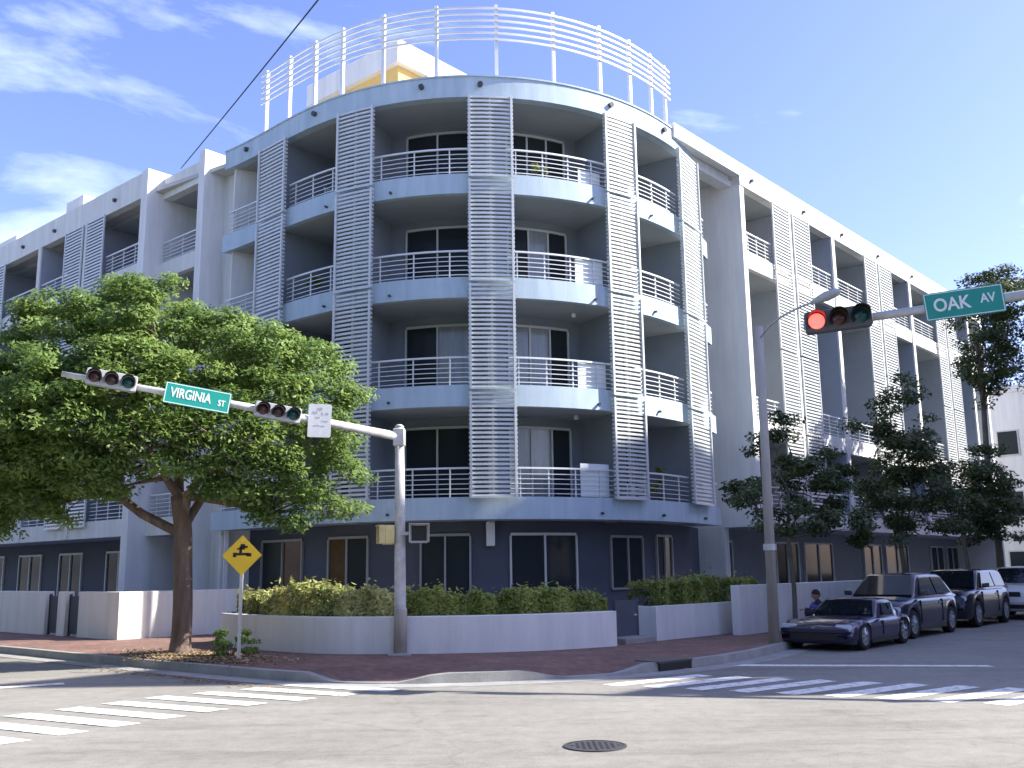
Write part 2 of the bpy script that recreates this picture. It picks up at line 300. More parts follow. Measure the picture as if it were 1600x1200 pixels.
# manhole cover
mh = Thing('manhole_cover', (0.74, 9.8, 0.004), 'round dark iron manhole cover in the foreground road', 'manhole cover')
def disc(cx, cy, r0, r1, z0, z1, n=32):
    mb = MB(); P = []
    for r, z in ((r0, z1), (r1, z1), (r1, z0)):
        for j in range(n): P.append((cx + r * math.cos(2 * math.pi * j / n), cy + r * math.sin(2 * math.pi * j / n), z))
    f = [(j, n + j, n + (j + 1) % n, (j + 1) % n) for j in range(n)] + [(n + j, 2 * n + j, 2 * n + (j + 1) % n, n + (j + 1) % n) for j in range(n)]
    if r0 < 1e-3: pass
    mb.add(P, f); return mb
mh.part('rim', disc(0.74, 9.8, 0.27, 0.30, 0.0, 0.016), M_dark)
mh.part('cover', disc(0.74, 9.8, 0.002, 0.265, 0.0, 0.014), M_dark)
mb = MB()
for i in range(-4, 5):
    for j in range(-4, 5):
        if i * i + j * j < 17: mb.box(0.74 + i * 0.055 - 0.014, 0.74 + i * 0.055 + 0.014, 9.8 + j * 0.055 - 0.014, 9.8 + j * 0.055 + 0.014, 0.013, 0.019)
tag(mh.part('tread', mb, M_dark), kind='stuff')
# storm drain in the kerb
dr = Thing('storm_drain', (2.62, 16.75, 0.0), 'black storm drain inlet set into the kerb by the right crossing', 'drain')
dd = Vector((0.76, 0.65)); dn = Vector((-dd.y, dd.x)); c0 = Vector((2.62, 16.82))
def dbox(c, u, v, u0, u1, v0, v1, z0, z1):
    q = [c + u * u0 + v * v0, c + u * u1 + v * v0, c + u * u1 + v * v1, c + u * u0 + v * v1]
    return MB().hexa([(*p, z0) for p in q] + [(*p, z1) for p in q])
dr.part('lid', dbox(c0, dd, dn, -0.42, 0.42, -0.03, 0.5, 0.13, 0.162), M_dark)
dr.part('opening', dbox(c0, dd, dn, -0.40, 0.40, -0.025, 0.42, 0.0, 0.13), M_black)

# ------------------------------------------------------------------ the apartment building
CX, CY = -1.35, 33.4
def rad(ph): return (((((-0.2437 * ph + 0.8713) * ph - 0.0831) * ph - 1.173) * ph + 0.2834) * ph + 8.4076)
def cp(deg, off): ph = R(deg); r = rad(ph) + off; return Vector((CX + r * math.sin(ph), CY - r * math.cos(ph)))
def curved(d0, d1, o0, o1, z0, z1, step=2.5, mb=None):      # solid band following the rounded facade
    n = max(1, int(math.ceil((d1 - d0) / step))); mb = mb or MB(); vs = []
    for i in range(n + 1):
        t = d0 + (d1 - d0) * i / n; p = cp(t, o0); q = cp(t, o1); vs += [(*p, z0), (*q, z0), (*q, z1), (*p, z1)]
    fs = [(0, 3, 2, 1), (4 * n, 4 * n + 1, 4 * n + 2, 4 * n + 3)]
    for i in range(n):
        for j in range(4): fs.append((4 * i + j, 4 * i + (j + 1) % 4, 4 * i + 4 + (j + 1) % 4, 4 * i + 4 + j))
    return mb.add(vs, fs)
def radial(deg, hw, o0, o1, z0, z1, mb=None):     # a wall or post standing square to the rounded facade
    p = cp(deg, 0); n = (cp(deg, 1) - p).normalized(); t = Vector((-n.y, n.x)); mb = mb or MB()
    q = [p + n * o0 - t * hw, p + n * o0 + t * hw, p + n * o1 + t * hw, p + n * o1 - t * hw]
    return mb.hexa([(*x, z0) for x in q] + [(*x, z1) for x in q])
BASE = (0.0, 36.0, 0.15)
bd = Thing('apartment_building', BASE, 'five storey apartment building with rounded pale blue corner, louvre screens and white wings', 'building')
LV = [2.93, 5.82, 8.71, 11.60]; ZS = 14.37; ZP = 14.96; ZW = 15.12; BH = 0.56
D0, D1 = -64.5, 73
# walls, slabs, parapet
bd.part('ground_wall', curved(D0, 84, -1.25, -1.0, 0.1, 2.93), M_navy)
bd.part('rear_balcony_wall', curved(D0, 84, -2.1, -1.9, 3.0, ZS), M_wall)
for z in LV:
    s_ = bd.part('balcony_slab', curved(D0, D1, -0.18, 0.0, z, z + BH), M_blue)
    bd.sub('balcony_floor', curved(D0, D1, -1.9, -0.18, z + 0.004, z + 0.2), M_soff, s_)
pp = bd.part('parapet', curved(D0, D1, -0.25, 0.02, ZS, ZP), M_blue)
bd.sub('coping', curved(D0, D1, -0.28, 0.05, ZP, ZP + 0.045), M_blue, pp)
bd.sub('roof_kerb', curved(-6, 80, -0.62, -0.5, ZS + 0.3, 15.2), M_white, pp)
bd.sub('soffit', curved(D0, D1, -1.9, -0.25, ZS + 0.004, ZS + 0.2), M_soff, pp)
roof_poly = [cp(t, -0.2) for t in range(-64, 74, 4)] + [gr(28.9, -15.0), gr(55, -15.0), gr(55, -30), gl(54, -30), gl(54, -16.2), gl(30.1, -16.2)]
mb = MB(); mb.prism(roof_poly, ZS + 0.21, ZS + 0.34); bd.part('roof', mb, M_roof)
for t in (-57, -32, -7, 4, 31, 48):      # scuppers in the parapet
    p = cp(t, 0); n = (cp(t, 1) - p).normalized()
    bd.part('scupper', MB().tube([(*(p - n * 0.1), ZS + 0.36), (*(p + n * 0.12), ZS + 0.34)], 0.075, 10), M_dark)
for z in LV:
    for t in (-28, -13, 26, 42, 60):
        p = cp(t, 0); n = (cp(t, 1) - p).normalized()
        bd.part('drain_spout', MB().tube([(*(p - n * 0.05), z + 0.16), (*(p + n * 0.09), z + 0.15)], 0.035, 8), M_dark)
# radial partitions between the flats, hidden behind the screens
for t in (-44.4, -20.6, 5.7, 32.6, 58):
    bd.part('partition_wall', radial(t, 0.09, -1.95, -0.2, 2.9, ZS + 0.05), M_wall)

def slat_panel_curved(d0, d1, zlist, single):
    # posts and slats standing proud of the slab edge
    zz = [zlist[0]] + [z for z in zlist[1:]]
    first = curved(d0, d1, 0.10, 0.16, 0, 0.060, 3).mesh('slat')
    for k in range(len(zlist) - 1):
        z0, z1 = zlist[k] + 0.03, zlist[k + 1] - 0.03
        pn = bd.part('louvre_screen', curved(d0 + 0.5, d1 - 0.5, 0.168, 0.205, z0, z0 + 0.05, 3), M_alu)
        for t in (d0 + 0.35, d1 - 0.35): bd.sub('post', radial(t, 0.028, 0.165, 0.215, z0, z1), M_alu, pn)
        if single:
            md = MB(); radial((d0 + d1) / 2, 0.03, 0.02, 0.095, z0 + 0.05, z1 - 0.05, md); bd.sub('bracket_post', md, M_alu, pn)
        n = int((z1 - z0) / 0.113)
        if single:
            for i in range(n):
                put('slat', first, M_alu, pn, (0, 0, z0 + 0.03 + i * (z1 - z0 - 0.1) / (n - 1)))
        else:
            mb = MB()
            for i in range(n):
                z = z0 + 0.03 + i * (z1 - z0 - 0.1) / (n - 1); curved(d0, d1, 0.10, 0.16, z, z + 0.060, 3, mb)
            tag(bd.sub('slats', mb, M_alu, pn), kind='stuff')
ZL = [3.42, 6.2, 9.08, 11.97, 14.38]
for d0, d1, sg in ((-50.5, -40.2, False), (-24.9, -16.3, True), (1.6, 9.9, True), (28.5, 36.8, True), (52.3, 63.3, False)):
    slat_panel_curved(d0, d1, ZL, sg)

RH = 0.72
def rail_curved(d0, d1, z, nposts, panel=None):
    fl = z + BH
    rl = bd.part('railing', curved(d0, d1, -0.115, -0.065, fl + RH, fl + RH + 0.045, 3), M_rail)
    me = curved(d0, d1, -0.10, -0.082, 0, 0.019, 3).mesh('rail')
    for i in range(5): put('rail', me, M_rail, rl, (0, 0, fl + 0.08 + i * 0.125))
    for i in range(nposts):
        t = d0 + (d1 - d0) * (i + 0.35) / nposts
        bd.sub('post', radial(t, 0.017, -0.135, -0.108, fl - 0.01, fl + RH), M_rail, rl)
    if panel:
        bd.sub('screen_panel', curved(panel[0], panel[1], -0.165, -0.15, fl + 0.03, fl + RH * panel[2], 3), M_panel, rl)
for k, z in enumerate(LV):
    rail_curved(-63.5, -49, z, 3)
    rail_curved(-41, -23.5, z, 3)
    rail_curved(-17.8, 2.6, z, 3)
    rail_curved(8.8, 29.8, z, 4, (22.3, 28.6, 1.0 if k else 1.25) if k < 3 else (23.5, 28.6, 0.62))
    rail_curved(35.8, 53.6, z, 3)
    rail_curved(62, 72.5, z, 2)

def door_curved(d0, d1, z0, z1, off, lites, glass, nm='sliding_door', fm=None):
    fm = fm or M_frame
    fr = MB(); hw = 0.026
    for i in range(lites + 1):
        radial(d0 + (d1 - d0) * i / lites, hw, off, off + 0.07, z0, z1, fr)
    curved(d0, d1, off + 0.002, off + 0.06, z1, z1 + 0.07, 3, fr); curved(d0, d1, off + 0.002, off + 0.06, z0 - 0.05, z0, 3, fr)
    d = bd.part(nm, fr, fm)
    for i in range(lites):
        e = (d1 - d0) / lites; g = glass[i % len(glass)]
        bd.sub('pane', curved(d0 + e * i + 0.12, d0 + e * (i + 1) - 0.12, off + 0.004, off + 0.02, z0, z1, 3), g, d)
for k, z in enumerate(LV):
    zf = z + 0.22; zt = zf + 2.36
    G = M_glass
    door_curved(-61, -52.5, zf, zt, -1.9, 2, [G, M_curt] if k % 2 else [G])
    door_curved(-37, -25.5, zf, zt, -1.9, 2, [M_curt, G] if k == 2 else [G])
    door_curved(-14.8, 2.0, zf, zt, -1.9, 2, [G, G] if k != 1 else [G, M_curt])
    door_curved(11.2, 27.5, zf, zt, -1.9, 3, [M_curt, M_curt, G] if k < 2 else ([G, M_curt, G] if k == 2 else [G]))
    door_curved(41, 53, zf, zt, -1.9, 2, [G])
    for t in (25, 47):
        p = cp(t, -1.0); lm = MB(); lm.tube([(p.x, p.y, z - 0.13), (p.x, p.y, z - 0.1), (p.x, p.y, z - 0.03), (p.x, p.y, z + 0.01)], [0.03, 0.07, 0.07, 0.03], 10)
        if k in (1, 2): bd.part('ceiling_lamp', lm, M_wplast, True)
gz0, gz1 = 0.25, 2.55
door_curved(-58, -42, gz0, gz1, -1.0, 2, [M_glass, M_brown], fm=M_frame2)
door_curved(-32.3, -20.8, gz0, gz1, -1.0, 2, [M_brown, M_glass], fm=M_frame2)
door_curved(-8.5, 1.6, gz0, gz1, -1.0, 2, [M_glass], fm=M_frame2)
door_curved(9.7, 24.1, gz0, gz1, -1.0, 2, [M_glass])
door_curved(33.3, 43.9, 1.15, 2.5, -1.0, 2, [M_glass], 'window', M_frame2)
door_curved(50, 58, gz0, gz1, -1.0, 2, [M_glass], fm=M_frame2)
mb = MB(); radial(5.6, 0.11, -0.98, -0.75, 2.28, 2.9, mb); bd.part('wall_lamp', mb, M_wplast, bevel=0.02)
# roof screen: posts and curved rails
rs = None
for i, t in enumerate([-54.5, -45.1, -35.3, -26.6, -16.0, -4.6, 7.4, 19.3, 30.6, 39.7, 47.8, 54.6]):
    mb = MB(); radial(t, 0.045, -0.40, -0.30, ZS + 0.3, 17.36, mb)
    if rs is None: rs = bd.part('roof_screen', mb, M_rail)
    else: bd.sub('post', mb, M_rail, rs)
me = curved(-56, 56.5, -0.295, -0.255, 0, 0.055, 3).mesh('rail')
for i in range(6): put('rail', me, M_rail, rs, (0, 0, 16.24 + i * 0.19))
# penthouse
pc = Vector((-3.99, 33.0))
def pbox(s0, s1, t0, t1, z0, z1, mb=None):      # s along A, t along B from the penthouse corner
    q = [pc + A * s0 + B * t0, pc + A * s1 + B * t0, pc + A * s1 + B * t1, pc + A * s0 + B * t1]
    return (mb or MB()).hexa([(*p, z0) for p in q] + [(*p, z1) for p in q])
ph_ = bd.part('penthouse', pbox(0.25, 7, 0.25, 5.2, ZS + 0.3, 19.95), M_orange)
bd.sub('canopy', pbox(0, 8, 0, 5.35, 19.92, 20.8), M_white, ph_)
bd.sub('canopy_wall', pbox(1.5, 4.4, -0.02, 0.24, ZS + 0.35, 19.9), M_white, ph_)
bd.part('roof_block', pbox(4.4, 5.6, -2.2, -1.0, ZS + 0.3, 18.2), M_white)
bd.part('roof_pipe', MB().tube([(*(pc + A * 4.2 + B * -2.6), 14.6), (*(pc + A * 4.2 + B * -2.6), 18.6)], 0.12, 10), M_white, True)

# ---- straight wings
def wing(org, D, N):
    def bx(s0, s1, o0, o1, z0, z1, mb=None):
        q = [org + D * s0 + N * o0, org + D * s1 + N * o0, org + D * s1 + N * o1, org + D * s0 + N * o1]
        return (mb or MB()).hexa([(*p, z0) for p in q] + [(*p, z1) for p in q])
    return bx
def wing_panel(bx, s0, s1, zs):
    for k in range(len(zs) - 1):
        z0, z1 = zs[k] + 0.03, zs[k + 1] - 0.03
        pn = bd.part('louvre_screen', bx(s0 + 0.05, s1 - 0.05, 0.088, 0.12, z0, z0 + 0.05), M_alu); mb = MB()
        for s in (s0, s1 - 0.05): bd.sub('post', bx(s, s + 0.05, 0.045, 0.10, z0, z1), M_alu, pn)
        n = int((z1 - z0) / 0.115)
        for i in range(n):
            z = z0 + 0.02 + i * (z1 - z0 - 0.08) / (n - 1); bx(s0 + 0.05, s1 - 0.05, 0.05, 0.085, z, z + 0.062, mb)
        tag(bd.sub('slats', mb, M_alu, pn), kind='stuff')
def wing_rail(bx, s0, s1, fl, np_=3):
    rl = bd.part('railing', bx(s0, s1, -0.115, -0.065, fl + RH, fl + RH + 0.045), M_rail)
    me = bx(s0, s1, -0.10, -0.082, 0, 0.019).mesh('rail')
    for i in range(5): put('rail', me, M_rail, rl, (0, 0, fl + 0.08 + i * 0.125))
    for i in range(np_):
        s = s0 + (s1 - s0) * (i + 0.5) / np_; bd.sub('post', bx(s - 0.017, s + 0.017, -0.14, -0.117, fl - 0.01, fl + RH), M_rail, rl)
def wing_door(bx, s0, s1, z0, z1, o, lites=2, g=None, nm='sliding_door'):
    fr = MB()
    for i in range(lites + 1):
        s = s0 + (s1 - s0) * i / lites; bx(s - 0.035, s + 0.035, o, o + 0.07, z0, z1, fr)
    bx(s0 - 0.035, s1 + 0.035, o + 0.002, o + 0.06, z1, z1 + 0.07, fr); bx(s0 - 0.035, s1 + 0.035, o + 0.002, o + 0.06, z0 - 0.05, z0, fr)
    d = bd.part(nm, fr, M_frame); e = (s1 - s0) / lites
    for i in range(lites): bd.sub('pane', bx(s0 + e * i + 0.04, s0 + e * (i + 1) - 0.04, o + 0.004, o + 0.02, z0, z1), (g or [M_glass])[i % len(g or [1])], d)

# right wing
RO = Vector((7.77, 31.49)); rb = wing(RO, A, NR); RE = 26.5
f_ = bd.part('end_fin', rb(0.0, 0.28, -4.5, 0.0, 2.93, ZW - 0.02), M_white); bd.sub('pier', rb(0.0, 0.28, -4.5, -1.25, 0.1, 2.925), M_cream, f_)
bd.part('end_fin', rb(RE, RE + 0.3, -9, 0.03, 0.1, ZW), M_white)
bd.part('parapet', rb(0.0, RE, -0.3, 0.025, ZS, ZW + 0.05), M_white)
bd.part('parapet', rb(-4.1, -0.002, -0.3, 0.022, 14.70, ZW + 0.048), M_white)
bd.part('roof_kerb', rb(-3.0, -0.002, -0.75, -0.32, 14.36, ZW), M_white)
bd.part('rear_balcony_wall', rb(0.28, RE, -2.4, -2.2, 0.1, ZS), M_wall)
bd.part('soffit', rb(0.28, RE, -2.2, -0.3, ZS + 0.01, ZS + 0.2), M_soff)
for z in (2.93, 5.83, 11.5):
    s_ = bd.part('balcony_slab', rb(0.28, RE, -0.18, 0.0, z, z + BH), M_white); bd.sub('balcony_floor', rb(0.28, RE, -2.2, -0.18, z + 0.004, z + 0.2), M_soff, s_)
PZ = [3.25, 6.15, 9.0, 11.85, 14.40]
posts = [3.65, 7.5, 11.92, 15.9, 20.45, 24.3]
for s in posts:
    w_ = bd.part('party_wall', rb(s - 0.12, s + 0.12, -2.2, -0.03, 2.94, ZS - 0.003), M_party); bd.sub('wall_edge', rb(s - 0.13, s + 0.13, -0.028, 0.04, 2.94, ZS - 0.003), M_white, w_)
for s0, s1 in ((2.19, 3.5), (3.8, 5.2), (10.5, 11.77), (12.07, 13.5), (19.1, 20.3), (20.6, 22.0)): wing_panel(rb, s0, s1, PZ)
for s0, s1 in ((0.3, 2.19), (5.2, 7.36), (7.64, 10.5), (13.5, 15.76), (16.04, 19.1), (22, 24.15), (24.45, 26.45)):
    for z in (2.93, 5.83, 11.5): wing_rail(rb, s0, s1, z + BH, 3)
    wing_door(rb, s0 + 0.25, s1 - 0.15, 11.75, 13.95, -2.2)
    wing_door(rb, s0 + 0.25, s1 - 0.15, 6.1, 8.4, -2.2, 2, [M_glass, M_curt] if s0 in (7.64, 16.04) else None); wing_door(rb, s0 + 0.25, s1 - 0.15, 9.0, 10.9, -2.2, 2, None, 'window')
    wing_door(rb, s0 + 0.25, s1 - 0.15, 3.2, 5.4, -2.2); wing_door(rb, s0 + 0.2, s1 - 0.1, 0.25, 2.5, -2.2)
for s in (0.8, 4.9, 8.4, 12.2, 16.3, 20.4):
    bd.part('scupper', MB().tube([(*(RO + A * s - NR * 0.1), ZS + 0.36), (*(RO + A * s + NR * 0.12), ZS + 0.34)], 0.06, 10), M_dark)
for s, l in ((1.8, 1.3), (6.5, 2.0), (11.0, 1.2), (15, 1.8)): bd.part('roof_block', rb(s, s + l, -2.2, -0.6, ZS + 0.3, ZW + 0.42), M_white)
# left wing
LO = gl(30.1, -15.9); lb = wing(LO, B, NL); LE = 26.0
bd.part('end_fin', lb(0.0, 0.41, -3.5, 0.0, 0.1, ZW + 0.22), M_white)
bd.part('end_fin', lb(-2.8, -2.45, -3.5, -0.45, 0.1, ZW + 0.22), M_white)
bd.part('parapet', lb(0.41, LE, -0.3, -0.004, ZS, ZW + 0.16), M_cream)
bd.part('parapet', lb(-2.45, 0.0, -0.9, -0.6, ZS, ZW), M_cream)
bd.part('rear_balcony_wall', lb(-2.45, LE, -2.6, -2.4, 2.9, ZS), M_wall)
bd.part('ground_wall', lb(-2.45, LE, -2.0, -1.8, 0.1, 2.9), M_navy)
bd.part('soffit', lb(-2.45, LE, -2.4, -0.9, ZS + 0.01, ZS + 0.2), M_soff)
for z in (2.9, 5.83, 11.5):
    s_ = bd.part('balcony_slab', lb(0.41, LE, -0.18, -0.01, z, z + BH), M_cream); bd.sub('balcony_floor', lb(0.41, LE, -2.4, -0.18, z + 0.004, z + 0.2), M_soff, s_)
for z in (2.9, 5.83, 8.71, 11.5):
    s_ = bd.part('balcony_slab', lb(-2.45, 0.0, -0.8, -0.6, z, z + BH), M_cream); bd.sub('balcony_floor', lb(-2.45, 0.0, -2.4, -0.8, z + 0.004, z + 0.2), M_soff, s_)
    rl_bx = wing(LO - NL * 0.6, B, NL); wing_rail(rl_bx, -2.42, -0.02, z + BH, 3)
    wing_door(lb, -2.2, -0.4, z + 0.25, z + 2.4, -2.4)
for s in (4.24, 8.1, 12.6, 16.5, 21):
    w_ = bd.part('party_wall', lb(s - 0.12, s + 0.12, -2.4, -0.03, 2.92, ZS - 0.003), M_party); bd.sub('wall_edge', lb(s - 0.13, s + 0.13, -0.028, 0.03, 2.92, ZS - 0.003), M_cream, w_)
for s0, s1 in ((2.79, 4.1), (4.4, 5.8), (11.2, 12.45), (12.75, 14.1), (19.6, 20.85), (21.2, 22.5)): wing_panel(lb, s0, s1, PZ)
for s0, s1 in ((0.43, 2.79), (5.8, 7.95), (8.25, 11.2), (14.1, 16.35), (16.65, 19.6)):
    for z in (2.9, 5.83, 11.5): wing_rail(lb, s0, s1, z + BH, 3)
    for z0, z1 in ((11.75, 13.95), (9.0, 10.9), (6.1, 8.4), (3.2, 5.4)): wing_door(lb, s0 + 0.25, s1 - 0.15, z0, z1, -2.4)
for s0, s1 in ((0.6, 1.9), (2.9, 4.7), (6.6, 8.4), (10, 12), (13.5, 15.4), (17, 19)): wing_door(lb, s0, s1, 0.25, 2.45, -1.8)
for s in (2.2, 6.9, 9.7, 14): bd.part('scupper', MB().tube([(*(LO + B * s - NL * 0.1), ZS + 0.4), (*(LO + B * s + NL * 0.1), ZS + 0.38)], 0.07, 10), M_dark)
bd.part('roof_block', lb(5.6, 7.0, -2.0, -0.4, ZS + 0.3, ZW + 0.9), M_white)
bd.part('roof_block', lb(11.5, 13.5, -2.0, -0.4, ZS + 0.3, ZW + 0.7), M_white)
# end walls at the left end of the rounded front
bd.part('end_wall', radial(-63.4, 0.1, -2.1, -0.19, 0.1, ZS - 0.002), M_cream)
bd.part('end_wall', lb(-4.25, -2.8, -3.5, -1.25, 0.1, ZS + 0.4), M_cream)
bd.part('pier', radial(-62, 0.08, -0.3, -0.19, 0.1, 2.925), M_white)

# ------------------------------------------------------------------ low walls, planters, gate
def wall_thing(name, pts_front, th, z0, z1, label, cat, m=M_white, inward=1):
    P = [Vector((p[0], p[1])) for p in pts_front]; n = len(P); Q = []
    for i in range(n):
        t = (P[min(i + 1, n - 1)] - P[max(i - 1, 0)]).normalized(); Q.append(P[i] + Vector((-t.y, t.x)) * th)
    vs = []; fs = []
    for p, q in zip(P, Q): vs += [(*p, z0), (*q, z0), (*q, z1), (*p, z1)]
    fs = [(0, 3, 2, 1), (4 * n - 4, 4 * n - 3, 4 * n - 2, 4 * n - 1)]
    for i in range(n - 1):
        for j in range(4): fs.append((4 * i + j, 4 * i + (j + 1) % 4, 4 * i + 4 + (j + 1) % 4, 4 * i + 4 + j))
    o = obj(name, MB().add(vs, fs), m, bevel=0.012); tag(o, label, cat); return o
pl = catmull([(-6.55, 22.9, 0), (-6.3, 21.75, 0), (-5.2, 20.45, 0), (-3.7, 19.25, 0), (-2.4, 18.95, 0), (-1.2, 18.92, 0), (-0.05, 19.1, 0), (1.0, 19.5, 0), (2.02, 20.15, 0)], 5)
wall_thing('planter_wall', pl, 0.22, 0.14, 0.83, 'long curved white planter wall with hedge around the rounded corner', 'planter wall')
pr_ = [(2.45, 22.05), (2.98, 21.4), (4.5, 23.0), (6.0, 24.6)]
wall_thing('planter_wall', pr_, 0.22, 0.14, 0.86, 'short white planter wall with hedge right of the gate gap', 'planter wall')
soil = MB(); ip = [Vector((p.x, p.y)) for p in pl]; iq = [p + Vector((0.1 if p.x < -4 else 0.0, 1.0)) for p in ip]
for i in range(len(ip) - 1):
    pass
# gate in the gap
gt_ = Thing('garden_gate', (2.35, 21.3, 0.15), 'dark blue steel gate in the gap between the two planters', 'gate')
gd = Vector((0.66, 0.75)); gn = Vector((-0.75, 0.66)); g0 = Vector((2.1, 21.0))
gt_.part('leaf', dbox(g0, gd, gn, 0.0, 0.75, 0, 0.04, 0.25, 1.0), M_navy)
for u0 in (-0.04, 0.75): gt_.part('post', dbox(g0, gd, gn, u0, u0 + 0.05, -0.01, 0.06, 0.14, 1.04), M_navy)
gt_.part('handle', dbox(g0, gd, gn, 0.62, 0.70, -0.04, 0, 0.68, 0.71), M_alu)
stp = MB(); q = dbox(Vector((2.25, 20.55)), gd, gn, -0.1, 0.95, -0.05, 0.55, 0.145, 0.27)
tag(obj('entry_step', q, M_conc, bevel=0.015), 'pale concrete step in the gap between the planters', 'step')
# right patio wall
wl = [gr(20.55, -11.1), gr(30, -11.1), gr(44, -11.1), gr(55, -11.1)]
wall_thing('patio_wall', wl, 0.22, 0.14, 1.25, 'long white patio wall behind the parked cars', 'wall')
# left patio walls, three pieces with gaps
def lw(b0, b1, label, ret=False):
    P = [gl(b1, -12.04), gl(b0, -12.04)]
    if ret: P = [gl(b1, -12.04), gl(b0, -12.04)]
    q = [gl(b0, -12.04), gl(b0, -12.26), gl(b1, -12.26), gl(b1, -12.04)]
    mb = MB().prism(q, 0.14, 1.27)
    if ret:
        q2 = [gl(b0, -12.263), gl(b0, -15.5), gl(b0 + 0.22, -15.5), gl(b0 + 0.22, -12.263)]; mb.prism(q2, 0.14, 1.27)
    tag(obj('patio_wall', mb, M_white, bevel=0.012), label, 'wall')
lw(23.0, 25.05, 'white patio wall with a return, nearest the tree trunk on the left street', True)
lw(25.75, 26.2, 'narrow white wall pier between two gaps on the left street')
lw(26.9, 36.0, 'long white patio wall running out of the left edge')
for b0, b1, lab in ((25.05, 25.75, 'dark blue gate between the wall pier and the returned patio wall'), (26.2, 26.9, 'dark blue gate left of the narrow wall pier')):
    c = gl((b0 + b1) / 2, -12.3); g_ = Thing('garden_gate', (c.x, c.y, 0.15), lab, 'gate')
    g_.part('leaf', MB().prism([gl(b0 + 0.04, -12.15), gl(b0 + 0.04, -12.19), gl(b1 - 0.04, -12.19), gl(b1 - 0.04, -12.15)], 0.2, 1.15), M_navy)
    for b_ in (b0 + 0.005, b1 - 0.035): g_.part('post', MB().prism([gl(b_, -12.13), gl(b_, -12.2), gl(b_ + 0.03, -12.2), gl(b_ + 0.03, -12.13)], 0.14, 1.2), M_dark)

# ------------------------------------------------------------------ foliage
def leaves_mesh(name, P, N, size, rng, tint, aspect=0.5, jitter=0.35):
    n = len(P); P = np.asarray(P, float); N = np.asarray(N, float) + rng.normal(0, 0.45, (n, 3)); N /= np.linalg.norm(N, axis=1)[:, None] + 1e-9
    T = rng.normal(0, 1, (n, 3)); T -= (T * N).sum(1)[:, None] * N; T /= np.linalg.norm(T, axis=1)[:, None] + 1e-9
    Bv = np.cross(N, T); s = size * (1 + jitter * rng.uniform(-1, 1, n))[:, None]
    V = np.empty((n, 4, 3)); V[:, 0] = P - T * s * 0.5; V[:, 1] = P + Bv * s * aspect * 0.5 - N * s * 0.08; V[:, 2] = P + T * s * 0.5; V[:, 3] = P - Bv * s * aspect * 0.5 - N * s * 0.08
    me = bpy.data.meshes.new(name); me.vertices.add(4 * n); me.vertices.foreach_set('co', V.reshape(-1)); me.loops.add(6 * n); me.polygons.add(2 * n)
    base = (np.arange(n) * 4)[:, None]; idx = (base + np.array([0, 1, 2, 0, 2, 3])[None, :]).reshape(-1)
    me.loops.foreach_set('vertex_index', idx.astype(np.int32)); me.polygons.foreach_set('loop_start', (np.arange(2 * n) * 3).astype(np.int32))
    try: me.polygons.foreach_set('loop_total', np.full(2 * n, 3, dtype=np.int32))
    except Exception: pass
    me.update(calc_edges=True)
    at = me.attributes.new('tint', 'FLOAT', 'POINT'); at.data.foreach_set('value', np.repeat(np.asarray(tint, float), 4))
    return me
def clump_points(rng, clumps, n, sub=26, subr=0.34, shell=0.55):
    # each clump is an ellipsoid filled with small sprays, denser towards its surface
    vol = np.array([(c[3] * c[4] * c[5]) ** 0.75 for c in clumps]); cnt = np.maximum(8, (n * vol / vol.sum()).astype(int)); PP = []; NN = []; TT = []
    for c, k in zip(clumps, cnt):
        c = np.array(c); ns = max(4, int(sub * (c[3] * c[4] * c[5]) ** 0.6))
        d = rng.normal(0, 1, (ns, 3)); d /= np.linalg.norm(d, axis=1)[:, None]; d[:, 2] = np.where(d[:, 2] < -0.55, -d[:, 2], d[:, 2])
        rr = shell + (1 - shell) * rng.uniform(0, 1, ns) ** 0.5; S_ = c[:3] + d * rr[:, None] * c[3:6]
        w_ = rng.uniform(0.5, 1.5, ns); w_ /= w_.sum(); own = rng.choice(ns, k, p=w_); tb = rng.uniform(0, 1, ns)
        e = rng.normal(0, 1, (k, 3)); e /= np.linalg.norm(e, axis=1)[:, None]; e *= (rng.uniform(0, 1, k) ** 0.45)[:, None] * subr * np.array([1.15, 1.15, 0.6])
        p = S_[own] + e; PP.append(p); nn = e / subr * 0.5 + d[own] * 0.35 + np.array([0, 0, 0.75]); NN.append(nn); TT.append(np.clip(tb[own] * 0.55 + rng.uniform(0, 0.45, k), 0, 1))
    return np.concatenate(PP), np.concatenate(NN), np.concatenate(TT)
def limb(p, q, r0, r1, rnd, bend=0.25, n=6):
    p = Vector(p); q = Vector(q); l = (q - p).length; pts = []; rs_ = []
    o = Vector((rnd.uniform(-1, 1), rnd.uniform(-1, 1), rnd.uniform(-0.2, 0.6))) * l * bend * 0.5
    for i in range(n + 1):
        t = i / n; pts.append(p.lerp(q, t) + o * math.sin(math.pi * t) + Vector((rnd.uniform(-1, 1), rnd.uniform(-1, 1), 0)) * 0.015 * l * (0 < i < n)); rs_.append(r0 + (r1 - r0) * t)
    return pts, rs_
